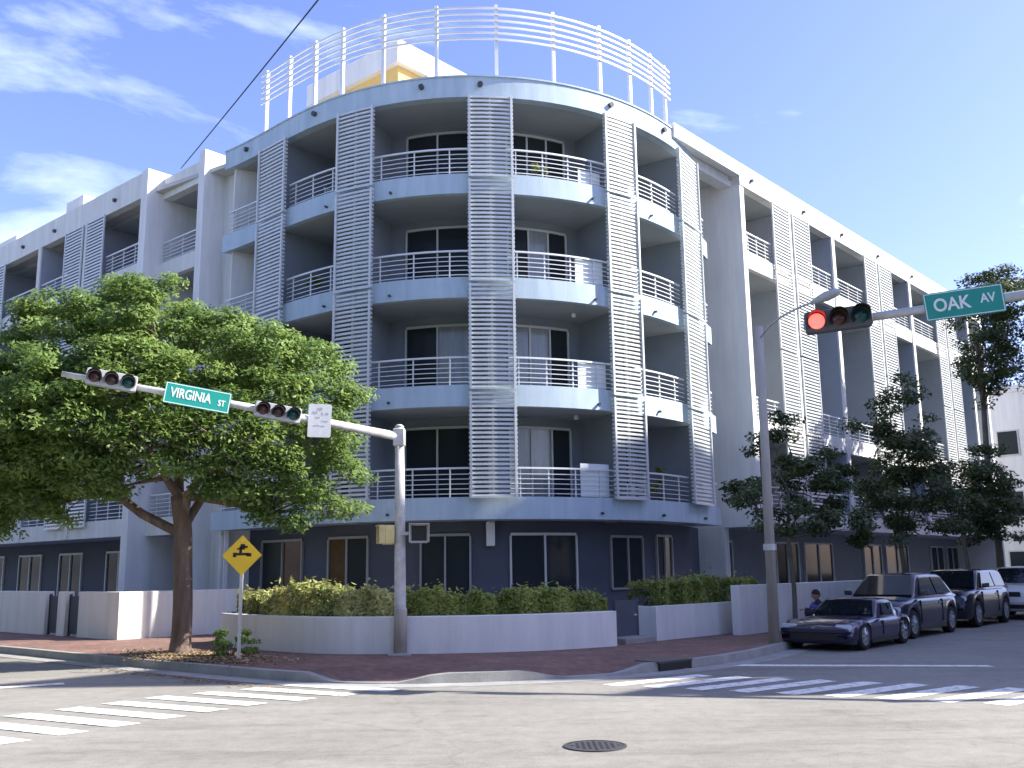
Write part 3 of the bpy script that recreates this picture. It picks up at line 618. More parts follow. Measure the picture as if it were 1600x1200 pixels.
def tree(name, base, trunk, trs, fork, clumps, nleaf, leaf, lm, bm, label, seed, group=None, aspect=0.5, sub=26, subr=0.34, cat='tree', shell=0.55, twigs=3, mains=7, keep=None):
    rng = np.random.default_rng(seed); rn = random.Random(seed)
    th = Thing(name, base, label, cat, group)
    tk = MB(); pts = catmull(trunk, 4); m = len(pts); tot = [trs[0] + (trs[1] - trs[0]) * (i / (m - 1)) ** 0.8 for i in range(m)]; tot[0] *= 1.35; tot[1] *= 1.1
    tk.tube(pts, tot, 12)
    f = Vector(fork); tpart = th.part('trunk', tk, bm, True)
    top = Vector(trunk[-1]); cs = [Vector(c[:3]) for c in clumps]; nm = min(len(cs), mains)
    pick = [max(range(len(cs)), key=lambda i: (cs[i] - top).length)]
    while len(pick) < nm: pick.append(max(range(len(cs)), key=lambda i: min((cs[i] - cs[j]).normalized().angle((cs[i] - top).normalized(), 1) * 0 + ((cs[i] - top).normalized() - (cs[j] - top).normalized()).length for j in pick)))
    spine = []
    for n_, i in enumerate(pick):
        mb = MB(); st_ = top if n_ % 2 else f; p_, r_ = limb(st_, st_.lerp(cs[i], 0.9), trs[1] * 0.58, 0.03 if trs[1] > 0.1 else 0.012, rn, 0.35, 8); mb.tube(p_, r_, 8)
        th.sub('limb', mb, bm, tpart, True); spine += list(zip(p_[2:], r_[2:]))
    for i, c in enumerate(clumps):
        sp_, sr_ = min(spine, key=lambda q: (q[0] - cs[i]).length + 0.6 * max(0, q[0].z - cs[i].z)); mb = MB(); p_, r_ = limb(sp_, cs[i], min(sr_ * 0.8, 0.06), 0.008, rn, 0.3, 5); mb.tube(p_, r_, 6)
        for k in range(twigs):
            j = rn.randint(2, len(p_) - 1); d = Vector((rn.gauss(0, 1), rn.gauss(0, 1), rn.gauss(0.3, 0.7))).normalized(); e = cs[i] + Vector((d.x * c[3], d.y * c[4], d.z * c[5])) * 0.75
            q_, s_ = limb(p_[j], e, max(0.008, r_[j] * 0.55), 0.004, rn, 0.2, 4); mb.tube(q_, s_, 5)
        th.sub('branch', mb, bm, tpart, True)
    P, N, T = clump_points(rng, clumps, nleaf, sub, subr, shell)
    if keep is not None: k_ = keep(P); P, N, T = P[k_], N[k_], T[k_]
    me = leaves_mesh('crown', P, N, leaf, rng, T, aspect); o = put('crown', me, lm, th.r, th.off); o['kind'] = 'stuff'
    return th

# big bright tree by the left street
tx, ty = -6.47, 19.6
cl = []
rn = random.Random(11)
for (dx, dz, dy, r) in ((-3.6, 5.2, 0.2, 1.2), (-2.6, 6.4, -0.3, 1.15), (-1.6, 6.9, 0.4, 1.1), (-0.7, 6.7, -0.5, 1.15), (0.3, 6.2, 0.3, 1.1), (1.3, 5.9, -0.3, 1.0), (2.2, 5.75, 0.2, 0.85), (1.9, 5.0, -0.7, 0.9), (2.9, 5.0, 0.1, 0.6),
                        (-3.2, 4.2, -0.6, 1.1), (-4.2, 4.2, 0.2, 1.1), (-2.1, 5.2, -1.2, 1.15), (-0.9, 5.3, -1.5, 1.1), (0.3, 5.0, -1.4, 1.0), (1.2, 4.4, -1.1, 0.9), (2.5, 4.2, -0.2, 0.8), (3.0, 3.5, 0.1, 0.6), (2.1, 3.3, -0.8, 0.65),
                        (1.3, 3.2, -0.9, 0.55), (-1.3, 4.1, -1.6, 0.85), (-2.5, 3.6, -0.9, 0.8), (-3.6, 3.2, 0.3, 0.8), (-4.5, 3.2, 0.8, 0.8), (-1.0, 5.9, 1.6, 1.2), (0.8, 5.3, 1.6, 1.1), (-2.6, 5.3, 1.6, 1.2), (-4.8, 5.6, 0.5, 1.0), (-1.1, 3.5, -1.3, 0.45), (1.6, 2.75, -0.6, 0.4), (2.6, 2.9, -0.3, 0.45), (0.2, 4.0, -1.5, 0.6), (-1.9, 4.4, -1.9, 0.9), (-0.6, 4.6, -2.0, 0.9), (0.8, 4.2, -1.8, 0.8), (-2.9, 4.6, -1.6, 0.9), (1.7, 4.0, -1.5, 0.7), (-3.4, 3.7, -0.9, 0.8), (0.9, 3.5, -1.4, 0.5), (-0.3, 4.1, -1.9, 0.6), (-2.2, 3.3, -0.5, 0.5), (-3.1, 3.0, -0.7, 0.7), (-4.1, 2.7, 0.0, 0.7), (2.3, 3.0, -0.9, 0.55), (-1.7, 3.7, -1.5, 0.6), (1.9, 3.6, -1.2, 0.7), (2.9, 4.2, -0.8, 0.6), (-0.9, 3.9, -1.8, 0.6), (3.1, 2.75, 0.0, 0.4), (-1.6, 3.3, -1.1, 0.6), (0.95, 3.1, -1.0, 0.5), (-0.35, 3.65, -1.4, 0.6), (-2.6, 2.9, -0.6, 0.6), (2.0, 2.7, -0.5, 0.5), (-3.7, 2.55, -0.3, 0.5), (0.4, 3.45, -1.3, 0.45), (-1.0, 3.2, -1.2, 0.4), (1.4, 3.6, -1.3, 0.6), (-4.7, 2.5, 0.3, 0.6)):
    cl.append((tx + dx, ty + dy, dz + 0.05, r, r, r * 0.72))
tree('shade_tree', (tx, ty, 0.15), [(tx, ty, 0.1), (tx + 0.02, ty, 0.9), (tx - 0.02, ty, 1.8), (tx - 0.05, ty, 2.5), (tx - 0.14, ty - 0.05, 3.2)], (0.20, 0.17), (tx - 0.1, ty, 2.45), cl, 140000, 0.115, M_leafL, M_bark,
     'big spreading bright green tree on the left street corner', 3, aspect=0.45, sub=40, subr=0.31, shell=0.4, mains=6, keep=lambda P: P[:, 1] > 18.8 + (P[:, 0] + 2.18) * 0.392 + 0.42)
# stubs of pruned limbs
# small dark street trees along the right wing
def rclumps(cx, cy, spec, seed):
    return [(cx + A.x * s + NR.x * o, cy + A.y * s + NR.y * o, z, r, r, r * 0.75) for s, o, z, r in spec]
x, y = 6.43, 23.3
tree('street_tree', (x, y, 0.15), [(x, y, 0.1), (x + 0.03, y, 1.2), (x - 0.02, y, 2.2), (x + 0.05, y, 3.4)], (0.065, 0.04), (x, y, 2.3), rclumps(x, y, [(-1.3, 0.2, 2.6, 0.55), (-0.6, -0.4, 3.3, 0.7), (0.3, 0.4, 3.7, 0.8), (1.1, 0.3, 3.2, 0.85), (0.6, -0.5, 4.5, 0.6), (1.4, 0.8, 4.1, 0.6), (-0.4, 0.8, 2.7, 0.6), (1.0, 0.9, 2.5, 0.7), (-1.7, 0.0, 3.1, 0.35), (0.0, 0.0, 5.0, 0.35)], 1), 10000, 0.115, M_leafD, M_bark2, 'slim dark street tree beside the utility pole', 21, 'street trees along the right wing', sub=18, subr=0.3)
x, y = 11.2, 28.9
tree('street_tree', (x, y, 0.15), [(x, y, 0.1), (x + 0.03, y, 1.4), (x - 0.05, y, 2.6), (x, y, 4.2)], (0.09, 0.05), (x, y, 2.5), rclumps(x, y, [(-1.6, 0.3, 3.0, 0.9), (-0.6, 0.5, 3.6, 1.1), (0.5, 0.3, 4.3, 1.1), (-0.6, -0.3, 5.3, 0.9), (0.4, 0.2, 6.2, 0.8), (0.9, 0.6, 3.0, 1.0), (-1.3, 0.6, 4.6, 0.8), (-2.0, 0.8, 2.5, 0.7), (0.2, 0.3, 6.9, 0.45), (1.3, 0.2, 5.2, 0.7), (-2.5, 0.3, 3.6, 0.6)], 2), 15000, 0.125, M_leafD, M_bark2, 'bushy dark street tree behind the second and third parked cars', 22, 'street trees along the right wing', sub=18, subr=0.36)
x, y = 14.9, 33.0
tree('street_tree', (x, y, 0.15), [(x, y, 0.1), (x + 0.03, y, 1.4), (x - 0.05, y, 2.4), (x, y, 3.6)], (0.09, 0.05), (x, y, 2.3), rclumps(x, y, [(0.2, 0.2, 3.2, 1.1), (1.2, 0.3, 3.8, 1.2), (2.1, 0.4, 4.4, 1.0), (1.4, 0.5, 2.7, 1.0), (2.6, 0.3, 3.2, 1.0), (0.6, 0.0, 4.6, 0.7), (-0.5, 0.4, 3.4, 0.6), (2.2, 0.4, 5.3, 0.6)], 3), 13000, 0.135, M_leafD, M_bark2, 'low dark street tree at the right edge above the white car', 23, 'street trees along the right wing', sub=18, subr=0.38)
x, y = 17.35, 35.9
tree('street_tree', (x, y, 0.15), [(x, y, 0.1), (x + 0.05, y, 2.5), (x - 0.05, y, 5), (x + 0.05, y, 8.2), (x, y, 10)], (0.15, 0.07), (x, y, 7.4), rclumps(x, y, [(-0.6, 0.2, 8.6, 1.0), (0.6, 0.3, 9.4, 1.2), (-0.8, 0.0, 10.3, 1.0), (0.5, 0.5, 11.2, 1.1), (1.6, 0.6, 10.2, 1.2), (1.2, 0.4, 12.2, 1.0), (0.2, 0.6, 7.7, 0.8), (1.9, 0.5, 8.5, 1.0), (-0.9, 0.5, 9.4, 0.8), (2.6, 0.6, 12.0, 1.2)], 4), 13000, 0.15, M_leafD, M_bark2, 'tall thin tree with high dark crown behind the right street sign', 24, 'street trees along the right wing', sub=16, subr=0.42)

# hedges in the planters
def hedge(name, pth, z0, z1f, depth, n, size, lm, label, seed):
    rng = np.random.default_rng(seed); P = [Vector((p[0], p[1])) for p in pth]; L_ = [0]
    for i in range(len(P) - 1): L_.append(L_[-1] + (P[i + 1] - P[i]).length)
    PP = np.zeros((n, 3)); NN = np.zeros((n, 3)); TT = np.zeros(n); fr = MB()
    base = Thing(name, (P[len(P) // 2].x, P[len(P) // 2].y, z0), label, 'hedge')
    lump = rng.uniform(0, 6.28, 6)
    for k in range(n):
        s = rng.uniform(0, L_[-1]); i = max(0, min(len(P) - 2, int(np.searchsorted(L_, s)) - 1)); t = (s - L_[i]) / max(1e-6, L_[i + 1] - L_[i]); p = P[i].lerp(P[i + 1], t); d = (P[i + 1] - P[i]).normalized(); nn = Vector((-d.y, d.x))
        zt = z1f(p.x) + 0.05 * math.sin(s * 2.3 + lump[0]) + 0.045 * math.sin(s * 7.3 + lump[1]) + 0.035 * math.sin(s * 17 + lump[2])
        u = rng.uniform()
        if u < 0.5: o = 0.02 + 0.12 * rng.uniform() ** 2 + 0.05 * math.sin(s * 9 + lump[3]) ; z = rng.uniform(z0, zt); nv = (-nn.x, -nn.y, 0.5)
        elif u < 0.85: o = rng.uniform(0, depth); z = zt - 0.12 * rng.uniform() ** 2 + 0.03; nv = (-nn.x * 0.3, -nn.y * 0.3, 1)
        else: o = depth - 0.1 * rng.uniform(); z = rng.uniform(z0, zt); nv = (nn.x, nn.y, 0.5)
        if rng.uniform() < 0.06: z += rng.uniform(0, 0.17)
        PP[k] = (p.x + nn.x * o, p.y + nn.y * o, z); NN[k] = nv; TT[k] = min(1, max(0, 0.5 + 0.35 * math.sin(s * 5 + lump[4]) * math.sin(s * 2.3 + lump[5]) + rng.normal(0, 0.25)))
    o_ = put('foliage', leaves_mesh('foliage', PP, NN, size, rng, TT, 0.48), lm, base.r, base.off); o_['kind'] = 'stuff'
    st = MB(); rn = random.Random(seed)
    for k in range(int(L_[-1] / 0.22)):
        s = (k + rn.random()) * 0.22; i = max(0, min(len(P) - 2, int(np.searchsorted(L_, s)) - 1)); p = P[i].lerp(P[i + 1], (s - L_[i]) / max(1e-6, L_[i + 1] - L_[i])); d = (P[i + 1] - P[i]).normalized(); nn = Vector((-d.y, d.x)); o = depth * rn.uniform(0.3, 0.7)
        q = Vector((p.x + nn.x * o, p.y + nn.y * o, z0 - 0.1)); st.tube([q, q + Vector((rn.uniform(-.1, .1), rn.uniform(-.1, .1), z1f(p.x) - z0 - 0.05))], [0.012, 0.005], 5)
    tag(base.part('stems', st, M_bark2), kind='stuff')
inn = [p + Vector((0.0, 0.32, 0)) for p in pl]
hl = [(p.x + (0.28 if p.x < -5 else 0.0), p.y) for p in inn]
zf = lambda x: 1.22 + (0.10 if -5 < x < -2.6 else 0.0) - (0.08 if x < -5.2 else 0) - 0.10 * max(0, (x - 0.3) / 1.7)
hedge('clipped_hedge', hl[1:22], 0.80, zf, 0.9, 9000, 0.12, M_leafV, 'sunlit variegated yellow green hedge in the left half of the curved planter', 31)
hedge('clipped_hedge', hl[21:-1], 0.80, zf, 0.9, 8000, 0.105, M_leafH, 'shaded green hedge in the right half of the curved planter', 32)
hr = [(3.05, 21.95), (4.3, 23.25), (6.1, 25.15)]
hedge('clipped_hedge', hr, 0.82, lambda x: 1.34, 0.8, 7000, 0.105, M_leafH, 'short green hedge in the planter right of the gate', 33)
def sheet(name, P, Q, z, m):
    vs = []
    for p, q in zip(P, Q): vs += [(p[0], p[1], z), (q[0], q[1], z)]
    return obj(name, MB().add(vs, [(2 * i, 2 * i + 2, 2 * i + 3, 2 * i + 1) for i in range(len(P) - 1)]), m)
ip = offs and [(p.x, p.y) for p in pl]
tag(sheet('planter_soil', [(p.x + 0.1, p.y + 0.15) for p in pl], [(p.x + (0.9 if p.x < -5 else 0), p.y + 1.5) for p in pl], 0.74, M_soil), kind='structure')
tag(sheet('planter_bed', [(2.75, 22.0), (5.9, 25.0)], [(2.2, 22.9), (5.0, 25.8)], 0.76, M_soil), kind='structure')

# low weed by the sign
rng = np.random.default_rng(5); bp_ = (-5.25, 18.75)
wd = Thing('weed_bush', (bp_[0], bp_[1], 0.15), 'small bright green bush between the tree trunk and the yellow sign', 'bush')
P, N, T = clump_points(rng, [(bp_[0], bp_[1], 0.45, 0.33, 0.3, 0.25), (bp_[0] + 0.25, bp_[1], 0.3, 0.25, 0.25, 0.18), (bp_[0] - 0.2, bp_[1], 0.32, 0.22, 0.22, 0.18)], 1100, 30, 0.12, 0.3)
o = put('foliage', leaves_mesh('foliage', P, N, 0.085, rng, T, 0.45), M_leafL, wd.r, wd.off); o['kind'] = 'stuff'
mb = MB()
for k in range(7):
    an = k * 0.9; mb.tube([(bp_[0], bp_[1], 0.14), (bp_[0] + 0.22 * math.cos(an), bp_[1] + 0.2 * math.sin(an), 0.42)], [0.012, 0.004], 5)
wd.part('stems', mb, M_bark2)
# mulch bed and leaf litter round the trunk
bed = MB(); q = []
for k in range(28):
    an = 2 * math.pi * k / 28; q.append(Vector((-6.1, 18.9)) + B * (1.9 * math.cos(an)) * (1 + 0.08 * math.sin(5 * an)) + NL * (0.62 * math.sin(an)) * (1 + 0.12 * math.sin(3 * an)))
bed.prism(q, 0.10, 0.162); tag(obj('tree_bed', bed, M_soil), kind='structure')
n = 2600; s = rng.normal(0, 1.0, n); t = rng.normal(0, 0.38, n)
P = np.stack([-5.9 + B.x * s + NL.x * t, 18.75 + B.y * s + NL.y * t, np.full(n, 0.172) + rng.uniform(0, 0.03, n)], 1)
lit = put('leaf_litter', leaves_mesh('leaf_litter', P, np.tile([0, 0, 1.6], (n, 1)), 0.075, rng, rng.uniform(0, 1, n), 0.55), M_litter)
tag(lit, 'dry fallen leaves scattered round the tree base', 'leaf litter', kind='stuff')
n = 500; s = rng.normal(0, 1.6, n); t = 0.42 + rng.exponential(0.12, n)
P = np.stack([-5.2 + B.x * s + NL.x * t, 17.05 + B.y * s + NL.y * t, np.full(n, 0.02)], 1)
lit2 = put('gutter_litter', leaves_mesh('gutter_litter', P, np.tile([0, 0, 3.0], (n, 1)), 0.06, rng, rng.uniform(0, 0.7, n), 0.55), M_litter)
tag(lit2, 'dry fallen leaves lying along the kerb under the yellow sign', 'leaf litter', kind='stuff')

# ------------------------------------------------------------------ text helper
def text_mesh(body, size, depth=0.003):
    c = bpy.data.curves.new('txt', 'FONT'); c.body = body; c.size = size; c.extrude = depth; c.align_x = 'CENTER'; c.align_y = 'CENTER'; c.offset = size * 0.02
    o = bpy.data.objects.new('txt', c); col.objects.link(o); dg = bpy.context.evaluated_depsgraph_get(); me = bpy.data.meshes.new_from_object(o.evaluated_get(dg)); bpy.data.objects.remove(o); bpy.data.curves.remove(c)
    return me
def frame_mat(o, right, up, out_):   # rotation matrix from three axes
    m = Matrix((Vector(right).normalized(), Vector(up).normalized(), Vector(out_).normalized())).transposed().to_4x4(); m.translation = Vector(o); return m
def local_thing(name, M4, label, cat, group=None):
    e = bpy.data.objects.new(name, None); col.objects.link(e); e.matrix_world = M4; tag(e, label, cat, group); return e
def rbox(w, h, d, r=0.02, mb=None, cx=0, cy=0, cz=0):       # rounded plate centred at c, w along x, h along y, d along z
    mb = mb or MB(); pts = []
    for (sx, sy, a0) in ((1, 1, 0), (-1, 1, 90), (-1, -1, 180), (1, -1, 270)):
        for k in range(5):
            an = R(a0 + 22.5 * k); pts.append((cx + sx * (w / 2 - r) + r * math.cos(an), cy + sy * (h / 2 - r) + r * math.sin(an)))
    return mb.prism(pts, cz - d / 2, cz + d / 2)
def signal_head(M4, label, group, lenses, body_m, sc_=1.0):
    # horizontal three-lens head; local x along the head, z towards the viewer
    e = local_thing('traffic_signal', M4, label, 'traffic light', group)
    hs = obj('housing', rbox(1.02, 0.34, 0.2, 0.05), body_m, e, bevel=0.01)
    for i, lm in enumerate(lenses):
        x = (-0.335, 0.0, 0.335)[i]
        mb = MB(); n = 20; vs = []
        for rr, z in ((0.005, 0.135), (0.08, 0.128), (0.125, 0.105)):
            vs += [(x + rr * math.cos(2 * math.pi * k / n), rr * math.sin(2 * math.pi * k / n), z) for k in range(n)]
        mb.add(vs, [(j * n + k, j * n + (k + 1) % n, (j + 1) * n + (k + 1) % n, (j + 1) * n + k) for j in range(2) for k in range(n)])
        ln = obj('lens', mb, lm, e, True)
        vz = MB(); vs = []; m = 16     # visor: open tube cut back at the bottom
        for k in range(m + 1):
            an = R(-40 + 260 * k / m); cut = 0.30 if 20 < (-40 + 260 * k / m) < 160 else 0.2
            for rr in (0.14, 0.148): vs += [(x + rr * math.cos(an), rr * math.sin(an), 0.1), (x + rr * math.cos(an), rr * math.sin(an), cut)]
        fs = []
        for k in range(m):
            o = 4 * k; fs += [(o, o + 1, o + 5, o + 4), (o + 2, o + 6, o + 7, o + 3), (o + 1, o + 3, o + 7, o + 5)]
        vz.add(vs, fs); obj('visor', vz, M_black, e)
    obj('bracket', MB().box(-0.05, 0.05, -0.05, 0.05, -0.3, -0.09), M_galv, e)
    e.scale = (sc_, sc_, sc_)
    return e

# ------------------------------------------------------------------ left signal mast
PB = Vector((-2.13, 18.80, 0.15))
mast = Thing('signal_mast', tuple(PB), 'pale steel traffic signal pole with long mast arm at the building corner', 'signal pole')
tp = [(PB.x, PB.y, 0.13), (PB.x - 0.01, PB.y, 1.2), (PB.x - 0.03, PB.y, 3.0), (PB.x - 0.05, PB.y, 4.4)]
mast.part('pole', MB().tube(tp, [0.115, 0.11, 0.095, 0.085], 16), M_pole, True)
mast.part('cap', MB().tube([(PB.x - 0.05, PB.y, 4.4), (PB.x - 0.05, PB.y, 4.44)], [0.095, 0.05], 14), M_pole, True)
mast.part('base_plate', MB().box(PB.x - 0.2, PB.x + 0.2, PB.y - 0.2, PB.y + 0.2, 0.14, 0.18), M_galv)
mast.part('base_collar', MB().tube([(PB.x, PB.y, 0.18), (PB.x, PB.y, 0.95), (PB.x, PB.y, 1.0)], [0.125, 0.122, 0.11], 14), M_wood, True)
ax0 = Vector((PB.x - 0.05, PB.y - 0.02, 4.2)); ax1 = Vector((-7.75, 16.62, 5.08)); adir = (ax1 - ax0).normalized()
mast.part('arm', MB().tube([ax0, ax0.lerp(ax1, 0.5) + Vector((0, 0, 0.03)), ax1], [0.085, 0.068, 0.05], 14), M_pole, True)
mast.part('arm_clamp', MB().box(PB.x - 0.16, PB.x + 0.06, PB.y - 0.12, PB.y + 0.1, 4.02, 4.36), M_pole, bevel=0.02)
# placements along the arm, fronts turned to the camera side
aR = adir; aF = Vector((aR.y, -aR.x, 0)).normalized()
def on_arm(t): return ax0.lerp(ax1, t)
if aF.y > 0: aF = -aF
def arm_frame(t, fwd, dz=0.0, extra=0.0):
    r = -aR; o = on_arm(t) + aF * fwd + Vector((0, 0, dz)); u = aF.cross(r).normalized()
    return frame_mat(o, r, u, aF)
def arm_t(x): return (x - ax0.x) / (ax1.x - ax0.x)
signal_head(arm_frame(arm_t(-7.0), 0.16, 0.02), 'unlit traffic signal near the far end of the left mast arm', 'traffic signals on the left mast arm', (M_redoff, M_ambo, M_grno), M_sig, 0.82)
signal_head(arm_frame(arm_t(-4.35), 0.16, 0.0), 'unlit traffic signal beside the white sign on the left mast arm', 'traffic signals on the left mast arm', (M_redoff, M_ambo, M_grno), M_sig, 0.82)
def street_sign(M4, w_, h_, body, size, label, name='street_sign', second=None):
    e = local_thing(name, M4, label, 'street sign')
    obj('plate', rbox(w_, h_, 0.02, 0.02), M_green, e)
    bm_ = MB()
    for (x0, x1, y0, y1) in ((-w_ / 2 + .012, w_ / 2 - .012, h_ / 2 - .024, h_ / 2 - .012), (-w_ / 2 + .012, w_ / 2 - .012, -h_ / 2 + .012, -h_ / 2 + .024), (-w_ / 2 + .012, -w_ / 2 + .024, -h_ / 2 + .025, h_ / 2 - .025), (w_ / 2 - .024, w_ / 2 - .012, -h_ / 2 + .025, h_ / 2 - .025)): bm_.box(x0, x1, y0, y1, 0.0095, 0.0125)
    obj('border', bm_, M_swhite, e)
    for txt, sz, tx_, ty_, sx in body:
        o = put('lettering', text_mesh(txt, sz), M_swhite, e, (tx_, ty_, 0.0125)); o.scale = (sx, 1, 1)
    for x in (-w_ * 0.3, w_ * 0.3): obj('clamp', MB().box(x - 0.025, x + 0.025, -0.06, 0.06, -0.16, -0.011), M_galv, e)
    return e
street_sign(arm_frame(arm_t(-5.66), 0.15, 0.0), 1.14, 0.38, (('VIRGINIA', 0.24, -0.12, 0.01, 0.70), ('ST', 0.15, 0.42, -0.03, 0.8)), 0.2, 'green street sign reading VIRGINIA ST on the left mast arm')
e = local_thing('regulatory_sign', frame_mat(on_arm(arm_t(-3.63)) + aF * 0.14, (1, 0.1, -0.03), (0.03, 0, 1), (0.1, -1, 0)), 'white rectangular traffic sign with faded marks on the left mast arm', 'traffic sign')
obj('plate', rbox(0.42, 0.62, 0.015, 0.03), M_swhite, e)
mk = MB()
for (x, y, w_, h_) in ((0.0, 0.22, 0.09, 0.05), (-0.09, 0.15, 0.09, 0.045), (0.05, 0.13, 0.03, 0.05), (0.13, 0.13, 0.05, 0.04), (-0.04, 0.06, 0.08, 0.025), (0.10, -0.01, 0.10, 0.02), (0.06, -0.1, 0.08, 0.02), (-0.05, -0.09, 0.12, 0.015)): mk.box(x - w_ / 2, x + w_ / 2, y - h_ / 2, y + h_ / 2, 0.007, 0.0095)
obj('marks', mk, mat('faded_print', (0.5, 0.5, 0.46), 0.6, 0.1, 9), e)
for y in (-0.08, 0.08): obj('clamp', MB().box(-0.06, 0.06, y - 0.02, y + 0.02, -0.15, -0.009), M_galv, e)
# pedestrian signals on the pole
def ped(M4, label, m, faced):
    e = local_thing('pedestrian_signal', M4, label, 'pedestrian signal', 'pedestrian signals on the mast pole')
    obj('housing', rbox(0.36, 0.36, 0.18, 0.03), m, e, bevel=0.01)
    obj('screen', rbox(0.28, 0.28, 0.012, 0.01, None, 0, 0, 0.092), M_black, e)
    v = MB(); v.box(-0.19, 0.19, 0.165, 0.18, 0.09, 0.22); v.box(-0.19, -0.175, -0.16, 0.165, 0.09, 0.2); v.box(0.175, 0.19, -0.16, 0.165, 0.09, 0.2); obj('visor', v, m, e)
    obj('bracket', MB().box(-0.33 if faced else -0.05, -0.17 if faced else 0.05, -0.03, 0.03, -0.04 if faced else -0.25, 0.04 if faced else -0.09), M_galv, e)
ped(frame_mat((PB.x + 0.34, PB.y - 0.05, 2.36), (1, 0.12, 0), (0, 0, 1), (0.12, -1, 0)), 'square grey pedestrian signal with dark screen, right of the mast pole', M_sig, True)
ped(frame_mat((PB.x - 0.24, PB.y - 0.02, 2.34), (0.28, -0.96, 0), (0, 0, 1), (-0.96, -0.28, 0)), 'yellowish pedestrian signal seen edge on, left of the mast pole', M_pedy, False)

# ------------------------------------------------------------------ yellow diamond sign
SB = (-4.87, 17.9, 0.15)
ys = Thing('warning_sign', SB, 'yellow diamond warning sign with dark picture on a thin post by the tree', 'road sign')
ys.part('post', MB().box(SB[0] - 0.028, SB[0] + 0.028, SB[1] - 0.02, SB[1] + 0.02, 0.13, 2.3), M_galv)
dm = MB(); hw = 0.355; yy = SB[1] - 0.03; zc = 1.98
dm.add([(SB[0], yy, zc - hw), (SB[0] + hw, yy, zc), (SB[0], yy, zc + hw), (SB[0] - hw, yy, zc), (SB[0], yy + 0.006, zc - hw), (SB[0] + hw, yy + 0.006, zc), (SB[0], yy + 0.006, zc + hw), (SB[0] - hw, yy + 0.006, zc)], [(0, 1, 2, 3), (7, 6, 5, 4), (0, 4, 5, 1), (1, 5, 6, 2), (2, 6, 7, 3), (3, 7, 4, 0)])
pld = ys.part('plate', dm, M_syel)
pk = MB()
for (x0, x1, z0, z1) in ((-0.16, -0.10, -0.03, 0.05), (-0.10, 0.12, 0.0, 0.045), (0.08, 0.17, -0.02, 0.04), (-0.05, 0.0, 0.045, 0.16), (-0.03, 0.05, 0.10, 0.20), (0.03, 0.10, 0.13, 0.17), (-0.09, -0.045, 0.10, 0.13)): pk.box(SB[0] + x0, SB[0] + x1, yy - 0.003, yy - 0.0005, zc + z0, zc + z1)
ys.sub('picture', pk, M_black, pld)
ys.sub('bolt', MB().tube([(SB[0], yy - 0.002, zc + 0.26), (SB[0], yy - 0.012, zc + 0.26)], 0.012, 8), M_galv, pld)

# ------------------------------------------------------------------ right signal mast (its pole stands out of the frame)
QB = Vector((12.4, 12.8, 0.14)); hd = Vector((-0.9, 0.43, 0)).normalized()
q0 = Vector((12.4, 12.8, 5.88)); q1 = Vector((4.5, 14.75, 5.27))
rm = Thing('signal_mast', tuple(QB), 'grey steel mast arm reaching in from the right edge', 'signal pole')
rm.part('pole', MB().tube([QB, (12.4, 12.8, 3), (12.4, 12.8, 6.2)], [0.13, 0.115, 0.1], 14), M_galv, True)
rm.part('arm', MB().tube([q0, q0.lerp(q1, 0.5) + Vector((0, 0, 0.03)), q1], [0.10, 0.08, 0.055], 14), M_galv, True)
rm.part('base_plate', MB().box(12.2, 12.6, 12.6, 13.0, 0.13, 0.17), M_galv)
rdir = (q1 - q0).normalized(); rF = Vector((-0.36, -0.93, 0.0)).normalized()
def r_frame(p, fwd, face):
    face = Vector(face).normalized(); r = Vector((0, 0, 1)).cross(face).normalized(); 
    return frame_mat(Vector(p) + face * fwd, r, face.cross(r), face)
def on_right_arm(x, fwd):
    r = (q0 - q1).normalized(); p = q1 + r * ((x - q1.x) / r.x); o_ = r.cross(Vector((0, 0, 1))).normalized(); return frame_mat(p + o_ * fwd, r, o_.cross(r), o_)
signal_head(on_right_arm(4.98, 0.17), 'traffic signal with its red lamp lit, at the end of the right mast arm', 'traffic signals', (M_redon, M_redoff, M_grno), mat('signal_dark', (0.09, 0.09, 0.09), 0.5, 0.1, 6), 0.95)
st_f = Vector((-0.683, -0.73, 0)).normalized()
street_sign(on_right_arm(6.71, 0.14), 1.10, 0.42, (('OAK', 0.27, -0.17, 0.0, 0.88), ('AV', 0.19, 0.33, 0.02, 0.85)), 0.3, 'green street sign reading OAK AV on the right mast arm')

# ------------------------------------------------------------------ utility pole with street lamp
UB = Vector((5.22, 20.5, 0.15))
up_ = Thing('utility_pole', tuple(UB), 'leaning weathered utility pole with a street lamp arm by the parked roadster', 'utility pole')
ut = Vector((5.30, 20.5, 6.7))
up_.part('pole', MB().tube([UB - Vector((0, 0, 0.1)), UB.lerp(ut, 0.5), ut], [0.112, 0.094, 0.078], 14), M_wood, True)
up_.part('collar', MB().tube([UB.lerp(ut, 0.28), UB.lerp(ut, 0.30)], 0.14, 12), M_galv)
la = [Vector((5.3, 20.45, 6.45)), Vector((5.42, 19.95, 6.62)), Vector((5.65, 19.35, 6.72)), Vector((5.95, 18.75, 6.76))]
up_.part('lamp_arm', MB().tube(catmull(la, 5), 0.022, 8), M_galv, True)
lh = MB(); ld = (la[3] - la[2]).normalized(); lh.tube([la[3] - ld * 0.05, la[3] + ld * 0.1, la[3] + ld * 0.35, la[3] + ld * 0.62, la[3] + ld * 0.7], [0.035, 0.07, 0.10, 0.08, 0.03], 12)
up_.part('lamp_head', lh, M_sig, True)

